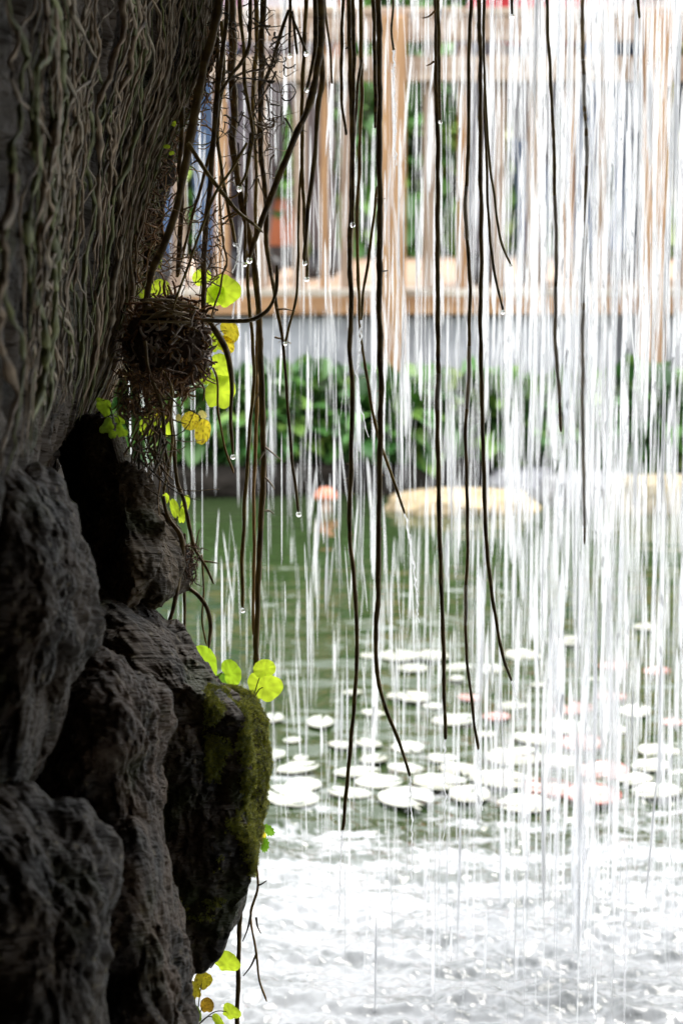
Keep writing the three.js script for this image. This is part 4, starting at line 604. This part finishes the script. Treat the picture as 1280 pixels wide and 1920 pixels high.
function figure(pose) { // faces +z (towards the pond); height about 1.7
  const hipY = 0.92, L = (x, y, z) => V(x, y, z), lean = pose.lean ?? 0, sh = 1.41, T = (x, y, z) => V(x, y, z + lean * (y - hipY));
  const elbow = pose.hands ? [L(-0.25, 1.16, 0.12 + lean * 0.3), L(0.25, 1.16, 0.12 + lean * 0.3)] : [L(-0.25, 1.13, -0.03), L(0.25, 1.13, -0.03)];
  const wrist = pose.hands ? [L(-0.16, 1.12, 0.33), L(0.16, 1.12, 0.33)] : [L(-0.27, 0.88, 0.05), L(0.27, 0.88, 0.05)];
  const step = pose.step ?? 0.04, ankle = [L(-0.1, 0.09, step), L(0.1, 0.09, -step)], knee = [L(-0.1, 0.5, step + 0.02), L(0.1, 0.5, -step * 0.4 + 0.02)];
  const spine = [[L(0, hipY, 0), T(0, 1.12, 0), 0.125, 0.118], [T(0, 1.12, 0), T(0, 1.32, 0), 0.12, 0.13], [T(-0.13, 1.37, 0), T(0.13, 1.37, 0), 0.08, 0.08], [L(-0.07, hipY - 0.02, -0.01), L(0.07, hipY - 0.02, -0.01), 0.115, 0.115]];
  const uarm = [0, 1].map((s) => [T((s ? 1 : -1) * 0.19, sh - 0.04, 0), elbow[s], 0.052, 0.042]), farm = [0, 1].map((s) => [elbow[s], wrist[s], 0.042, 0.028]);
  const thigh = [0, 1].map((s) => [L((s ? 1 : -1) * 0.09, hipY - 0.06, 0), knee[s], 0.088, 0.06]), calf = [0, 1].map((s) => [knee[s], ankle[s], 0.058, 0.038]), foot = [0, 1].map((s) => [ankle[s].clone().add(V(0, -0.04, -0.03)), ankle[s].clone().add(V(0, -0.06, 0.15)), 0.04, 0.03]);
  const neck = [[T(0, 1.4, 0), T(0, 1.52, 0.01), 0.055, 0.05]], H = T(0, 1.6, 0.015);
  const bodyGeo = surfaceNet(field([...spine, ...uarm, ...farm, ...thigh, ...calf, ...foot, ...neck]), V(-0.42, -0.03, -0.3), V(0.42, 1.56, 0.62), 0.018);
  const headF = (x, y, z) => { const ax = x - H.x, ay = y - H.y, az = z - H.z; let d = (Math.hypot(ax / 0.076, ay / 0.112, az / 0.095) - 1) * 0.08; d = smin(d, capsule(x, y, z, H.clone().add(V(0, -0.07, 0.04)), H.clone().add(V(0, -0.085, 0.06)), 0.045, 0.03), 0.04); d = smin(d, capsule(x, y, z, H.clone().add(V(0, 0.012, 0.092)), H.clone().add(V(0, -0.025, 0.108)), 0.008, 0.014), 0.015); for (const s of [-1, 1]) { d = smin(d, capsule(x, y, z, H.clone().add(V(s * 0.078, 0.015, -0.005)), H.clone().add(V(s * 0.078, -0.02, 0.002)), 0.014, 0.01), 0.01); d = Math.max(d, -(Math.hypot(ax - s * 0.032, ay - 0.012, az - 0.1) - 0.016)); d = Math.min(d, Math.hypot(ax - s * 0.032, ay - 0.012, az - 0.079) - 0.013); } d = Math.max(d, -capsule(x, y, z, H.clone().add(V(-0.018, -0.052, 0.101)), H.clone().add(V(0.018, -0.052, 0.101)), 0.004, 0.004)); return d; };
  const headGeo = surfaceNet(headF, H.clone().add(V(-0.11, -0.14, -0.13)), H.clone().add(V(0.11, 0.13, 0.14)), 0.006);
  const hands = [0, 1].map((s) => { const w = wrist[s], dir = w.clone().sub(elbow[s]).normalize(), m = s ? 1 : -1, side = pose.hands ? V(1, 0, 0) : V(0, 0, 1), curl = pose.hands ? V(0, -1, 0) : V(-m, 0, 0), bones = [[w, w.clone().addScaledVector(dir, 0.07), 0.026, 0.03]]; for (let k = 0; k < 4; k++) { const o = (k - 1.5) * 0.019, len = [0.062, 0.075, 0.07, 0.055][k], a = w.clone().addScaledVector(dir, 0.075).addScaledVector(side, o), b = a.clone().addScaledVector(dir, len * 0.55).addScaledVector(curl, 0.008), c = b.clone().addScaledVector(dir, len * 0.35).addScaledVector(curl, 0.028); bones.push([a, b, 0.0095, 0.009], [b, c, 0.009, 0.0075]); } const t0 = w.clone().addScaledVector(dir, 0.025).addScaledVector(side, pose.hands ? -m * 0.028 : 0.028), t1 = t0.clone().addScaledVector(dir, 0.035).addScaledVector(side, (pose.hands ? -m : 1) * 0.022), t2 = t1.clone().addScaledVector(dir, 0.03); bones.push([t0, t1, 0.012, 0.01], [t1, t2, 0.01, 0.008]); return surfaceNet(field(bones, 0.008), w.clone().add(V(-0.13, -0.22, -0.13)), w.clone().add(V(0.13, 0.1, 0.22)), 0.006); });
  const body = mergeGeometries([bodyGeo, headGeo, ...hands]);
  const cut = (f, test) => (x, y, z) => Math.max(f(x, y, z), test(x, y, z));
  const sleeves = uarm.map(([a, b, ra, rb]) => [a, a.clone().lerp(b, 0.62), ra + 0.006, rb + 0.012]);
  const shirt = surfaceNet(cut(field([...spine, ...sleeves], 0.05, 0.016), (x, y, z) => Math.max(0.86 - y, y - 1.45)), V(-0.42, 0.8, -0.26), V(0.42, 1.52, 0.42), 0.018);
  const trousers = surfaceNet(cut(field([spine[0], spine[3], ...thigh, ...calf], 0.05, 0.013), (x, y, z) => Math.max(y - 1.0, 0.1 - y)), V(-0.34, 0.05, -0.26), V(0.34, 1.06, 0.32), 0.018);
  const shoes = [0, 1].map((s) => surfaceNet(cut(field([foot[s], [ankle[s], ankle[s].clone().add(V(0, -0.04, 0)), 0.045, 0.045]], 0.03, 0.01), (x, y) => Math.max(-0.0 - y, y - 0.11)), foot[s][0].clone().add(V(-0.1, -0.08, -0.12)), foot[s][1].clone().add(V(0.1, 0.14, 0.1)), 0.012));
  const hair = surfaceNet((x, y, z) => { const ax = x - H.x, ay = y - H.y, az = z - H.z; return Math.max((Math.hypot(ax / 0.088, (ay - 0.01) / 0.118, (az + 0.008) / 0.108) - 1) * 0.09, az - 0.045 - ay * 0.35 + (ay < 0 ? 0.06 : 0) + (ay < -0.02 ? 0.01 : 0), -0.09 - ay); }, H.clone().add(V(-0.12, -0.12, -0.14)), H.clone().add(V(0.12, 0.15, 0.13)), 0.008);
  return { body, shirt, trousers, shoes, hair };
}
const poses = [figure({ lean: 0.1, hands: true }), figure({ step: 0.09 })];
const skin = mat(0.5, 0.3, 0.21, 0.55), skin2 = mat(0.34, 0.19, 0.12, 0.55), hairMats = [mat(0.03, 0.02, 0.015, 0.5), mat(0.12, 0.07, 0.035, 0.5), mat(0.2, 0.18, 0.16, 0.5)], shoe = mat(0.05, 0.05, 0.055, 0.6);
function cloth(c) { const W = 64, d = new Uint8Array(W * W * 4); for (let i = 0; i < W * W; i++) { const t = 0.9 + 0.1 * Math.sin(i * 1.7) * Math.sin((i >> 6) * 2.1); for (let k = 0; k < 3; k++) d[i * 4 + k] = 255 * t; d[i * 4 + 3] = 255; } return mat(c[0], c[1], c[2], 0.9, { sheen: 0.3 }); }
function person(label, px, z, pose, shirtC, legC, turn = 0, k = 0) {
  const g = thing('person', label, 'person', V(XW(px, 300, z), yDeck + 0.004, z), 'visitors on the deck'), P = poses[pose];
  mesh('body', P.body, k % 3 === 2 ? skin2 : skin, g); mesh('shirt', P.shirt, cloth(shirtC), g); mesh('trousers', P.trousers, cloth(legC), g); P.shoes.forEach((s) => mesh('shoe', s, shoe, g)); mesh('hair', P.hair, hairMats[k % 3], g);
  g.rotation.y = turn; return g;
}
person('person in lilac shirt and blue jeans by the rock wall corner', 345, -8.42, 0, [0.52, 0.42, 0.6], [0.12, 0.22, 0.42], 0.1, 0);
person('person in mauve top and dark trousers behind the thick roots', 455, -8.9, 1, [0.5, 0.3, 0.36], [0.06, 0.055, 0.065], 0.5, 1);
person('person in white shirt and grey trousers behind the slanting root', 545, -8.75, 1, [0.8, 0.8, 0.79], [0.2, 0.18, 0.19], -0.6, 2);
person('person in bright red shirt leaning on the railing', 950, -8.42, 0, [0.72, 0.06, 0.08], [0.2, 0.2, 0.24], 0, 1);
person('person in coral red shirt and blue jeans in the dense fall', 1050, -8.46, 0, [0.75, 0.13, 0.13], [0.16, 0.24, 0.42], -0.15, 0);
person('person in white shirt and pale blue jeans left of the right post', 1170, -8.7, 1, [0.8, 0.8, 0.82], [0.25, 0.34, 0.52], 0.8, 2);
person('person in white shirt and navy trousers at the right edge', 1258, -8.5, 0, [0.82, 0.82, 0.8], [0.03, 0.05, 0.09], 0.1, 0);
{
  const P = onZ(1284, 300, -8.3), g = thing('shoulder_bag', 'yellow bag hanging behind the railing at the right edge', 'bag', V(P.x, P.y - 0.16, -8.3)), y = mat(0.72, 0.68, 0.1, 0.7);
  const b = new RoundedBoxGeometry(0.16, 0.26, 0.09, 3, 0.035), p = b.attributes.position; for (let k = 0; k < p.count; k++) { const t = 1.12 - p.getY(k) * 1.6; p.setX(k, p.getX(k) * t); p.setZ(k, p.getZ(k) * t + 0.01 * noise(p.getX(k) * 20, p.getY(k) * 20, 0)); } b.computeVertexNormals(); b.translate(0, 0.13, 0);
  mesh('pouch', b, y, g); mesh('strap', new Geo().tube(curvePoints([V(-0.05, 0.24, 0), V(-0.03, 0.55, -0.05), V(0, 0.72, -0.1), V(0.04, 0.55, -0.05), V(0.06, 0.24, 0)], 20), 0.009, 6).build(), y, g);
}
{
  const z = -9.6, P = onZ(522, 460, z), g = thing('terracotta_planter', 'terracotta planter on a dark stand behind the balusters', 'planter', V(P.x, yDeck, z)), clay = mat(0.5, 0.19, 0.1, 0.75), y0 = P.y - yDeck, y1 = onZ(522, 372, z).y - yDeck, w = PX(38, 9.6);
  const pot = new THREE.LatheGeometry([[0, y0], [w * 0.78, y0], [w * 0.98, y1 - 0.05], [w * 1.08, y1 - 0.05], [w * 1.1, y1], [w * 0.98, y1], [w * 0.92, y1 - 0.04], [0, y1 - 0.05]].map(([a, b]) => new THREE.Vector2(a, b)), 32); mesh('pot', pot, clay, g);
  const st = mat(0.05, 0.045, 0.045, 0.6); mesh('stand', box(w * 1.5, Math.max(0.03, y0) - 0.003, w * 1.5, 0, Math.max(0.03, y0) / 2, 0), st, g);
  const lv = leafCloud(95, 160, ball(w * 0.9, 0.1, w * 0.9), 0.09, FRESH); lv.translate(0, y1 - 0.05, 0); mesh('foliage', lv, M.bushLeaf, g);
}

// ---------------------------------------------------------------- the falling water
{
  const R = rng(101);
  const motionStreak = (seed) => { const q = rng(seed), n = 9, pts = [], rad = []; for (let i = 0; i <= n; i++) { const t = i / n; pts.push(V(0.2 * noise(seed, t * 2, 1), t - 0.5, 0.2 * noise(seed, t * 2, 5))); rad.push((0.8 + 0.2 * noise(seed, t * 4, 3)) * Math.pow(Math.max(0.0, Math.sin(Math.PI * (0.03 + 0.94 * t))), 0.14)); } return new Geo().tube(pts, rad, 6).build(); };  // drops drawn out into white see-through streaks, imitating their motion in the exposure
  const lumpy = (seed) => { const n = 26, pts = [], rad = []; for (let i = 0; i <= n; i++) { const t = i / n; pts.push(V(1.6 * noise(seed, t * 6, 1), t - 0.5, 1.6 * noise(seed, t * 6, 5))); rad.push(Math.max(0.12, 0.55 + 1.1 * noise(seed, t * 11, 3)) * Math.pow(Math.sin(Math.PI * (0.03 + 0.94 * t)), 0.3)); } return new Geo().tube(pts, rad, 6).build(); };
  const shapes = [motionStreak(1), motionStreak(2), lumpy(3)];
  const M1 = mat(0.97, 0.98, 1, 0.95, { transmission: 0.9, transparent: true, opacity: 0.52 }), M2 = mat(0.97, 0.98, 1, 0.95, { transmission: 0.9, transparent: true, opacity: 0.25 });
  const lists = [[], [], [], [], [], []], q = new THREE.Quaternion(), e = new THREE.Euler(), m4 = new THREE.Matrix4();
  const density = (px) => table([[300, 0.03], [360, 0.17], [500, 0.21], [620, 0.25], [700, 0.34], [800, 0.42], [900, 0.56], [960, 0.74], [1050, 0.9], [1120, 0.9], [1280, 0.72], [1500, 1.0], [2200, 0.8]], px);
  const put = (x, y, z, r, len, tilt, soft) => { e.set((R() - 0.5) * 0.06, R() * 6.28, tilt); q.setFromEuler(e); m4.compose(V(x, y, z), q, V(r, len, r)); lists[(soft ? 3 : 0) + (R() < 0.14 ? 2 : R() < 0.5 ? 1 : 0)].push(m4.clone()); };
  const clusters = []; for (let k = 0; k < 60; k++) clusters.push([-0.4 + 2.0 * R(), 0.02 + 0.05 * R(), R()]);
  let n = 0;
  for (let k = 0; k < 60000 && n < 20000; k++) {
    const z = -(2.62 + 1.15 * Math.pow(R(), 1.3)); let x = -0.42 + 2.2 * R();
    const px = 640 + x / -z * F, clump = 0.55 + 0.9 * Math.max(0, fbm(x * 22, 5, z * 6, 2) * 2 + 0.35);
    if (R() * 1.5 > density(px) * clump) continue;
    const y = 0.01 + 1.72 * Math.pow(R(), 0.9), fine = R(), r = (fine < 0.7 ? 0.0003 + 0.0006 * R() : fine < 0.95 ? 0.0009 + 0.001 * R() : 0.0022 + 0.0014 * R()), len = (0.035 + 0.085 * R()) * (fine < 0.5 ? 0.9 : 1.15);
    if (y - len / 2 < 0) continue;
    put(x, y, z, r, len, (R() - 0.5) * 0.05 + (R() < 0.12 ? (R() - 0.35) * 0.2 : 0) - (px < 780 ? 0.15 * R() * R() : 0.02), R() < 0.55); n++;
  }
  // heavier strings in the right half of the fall
  for (const [px, d, w, dens] of [[1047, 2.85, 14, 60], [1098, 2.9, 14, 70], [1075, 3.1, 40, 60], [1150, 3.0, 30, 80], [905, 2.95, 10, 26], [960, 3.1, 16, 34], [1010, 3.2, 24, 50], [1215, 3.1, 30, 50], [700, 3.1, 8, 14], [1265, 2.95, 30, 50]]) for (let k = 0; k < dens; k++) { const P = at(px + (R() - 0.5) * 2 * w, 900, d + (R() - 0.5) * 0.1), len = 0.06 + 0.12 * R(), y = len / 2 + 0.01 + 1.65 * R(); put(P.x, y, P.z, 0.0016 + 0.0026 * R(), len, (R() - 0.5) * 0.03, R() < 0.4); }
  const fall = thing('waterfall', 'curtain of falling water drawn as motion streaks across the grotto mouth', 'waterfall', V(0.4, 0, -3.1), null, 'stuff');
  lists.forEach((l, k) => { const im = new THREE.InstancedMesh(shapes[k % 3], k < 3 ? M1 : M2, l.length); l.forEach((m, i) => { m.elements[12] -= 0.4; m.elements[14] += 3.1; im.setMatrixAt(i, m); }); im.name = 'motion_streak'; im.userData.kind = 'stuff'; im.castShadow = im.receiveShadow = true; fall.add(im); });
  // droplets thrown up where it lands
  const dl = [], sph = new THREE.SphereGeometry(1, 8, 6);
  for (let k = 0; k < 2600; k++) { const z = -(2.5 + 1.2 * R()), x = -0.35 + 1.4 * R(), s = 0.0003 + 0.0007 * R() * R(); dl.push(new THREE.Matrix4().compose(V(x, 0.01 + 0.1 * R() * R() * R(), z), q.identity(), V(s, s * (1 + R()), s))); }
  const im = new THREE.InstancedMesh(sph, M1, dl.length); dl.forEach((m, i) => im.setMatrixAt(i, m)); im.name = 'splash_droplets'; im.castShadow = im.receiveShadow = true; tag(im, 'droplets thrown up where the fall lands on the pond', 'droplets', null, 'stuff'); scene.add(im);
}
scene.traverse((o) => { if (o.isMesh) { o.castShadow = true; o.receiveShadow = true; } });
renderer.render(scene, camera);
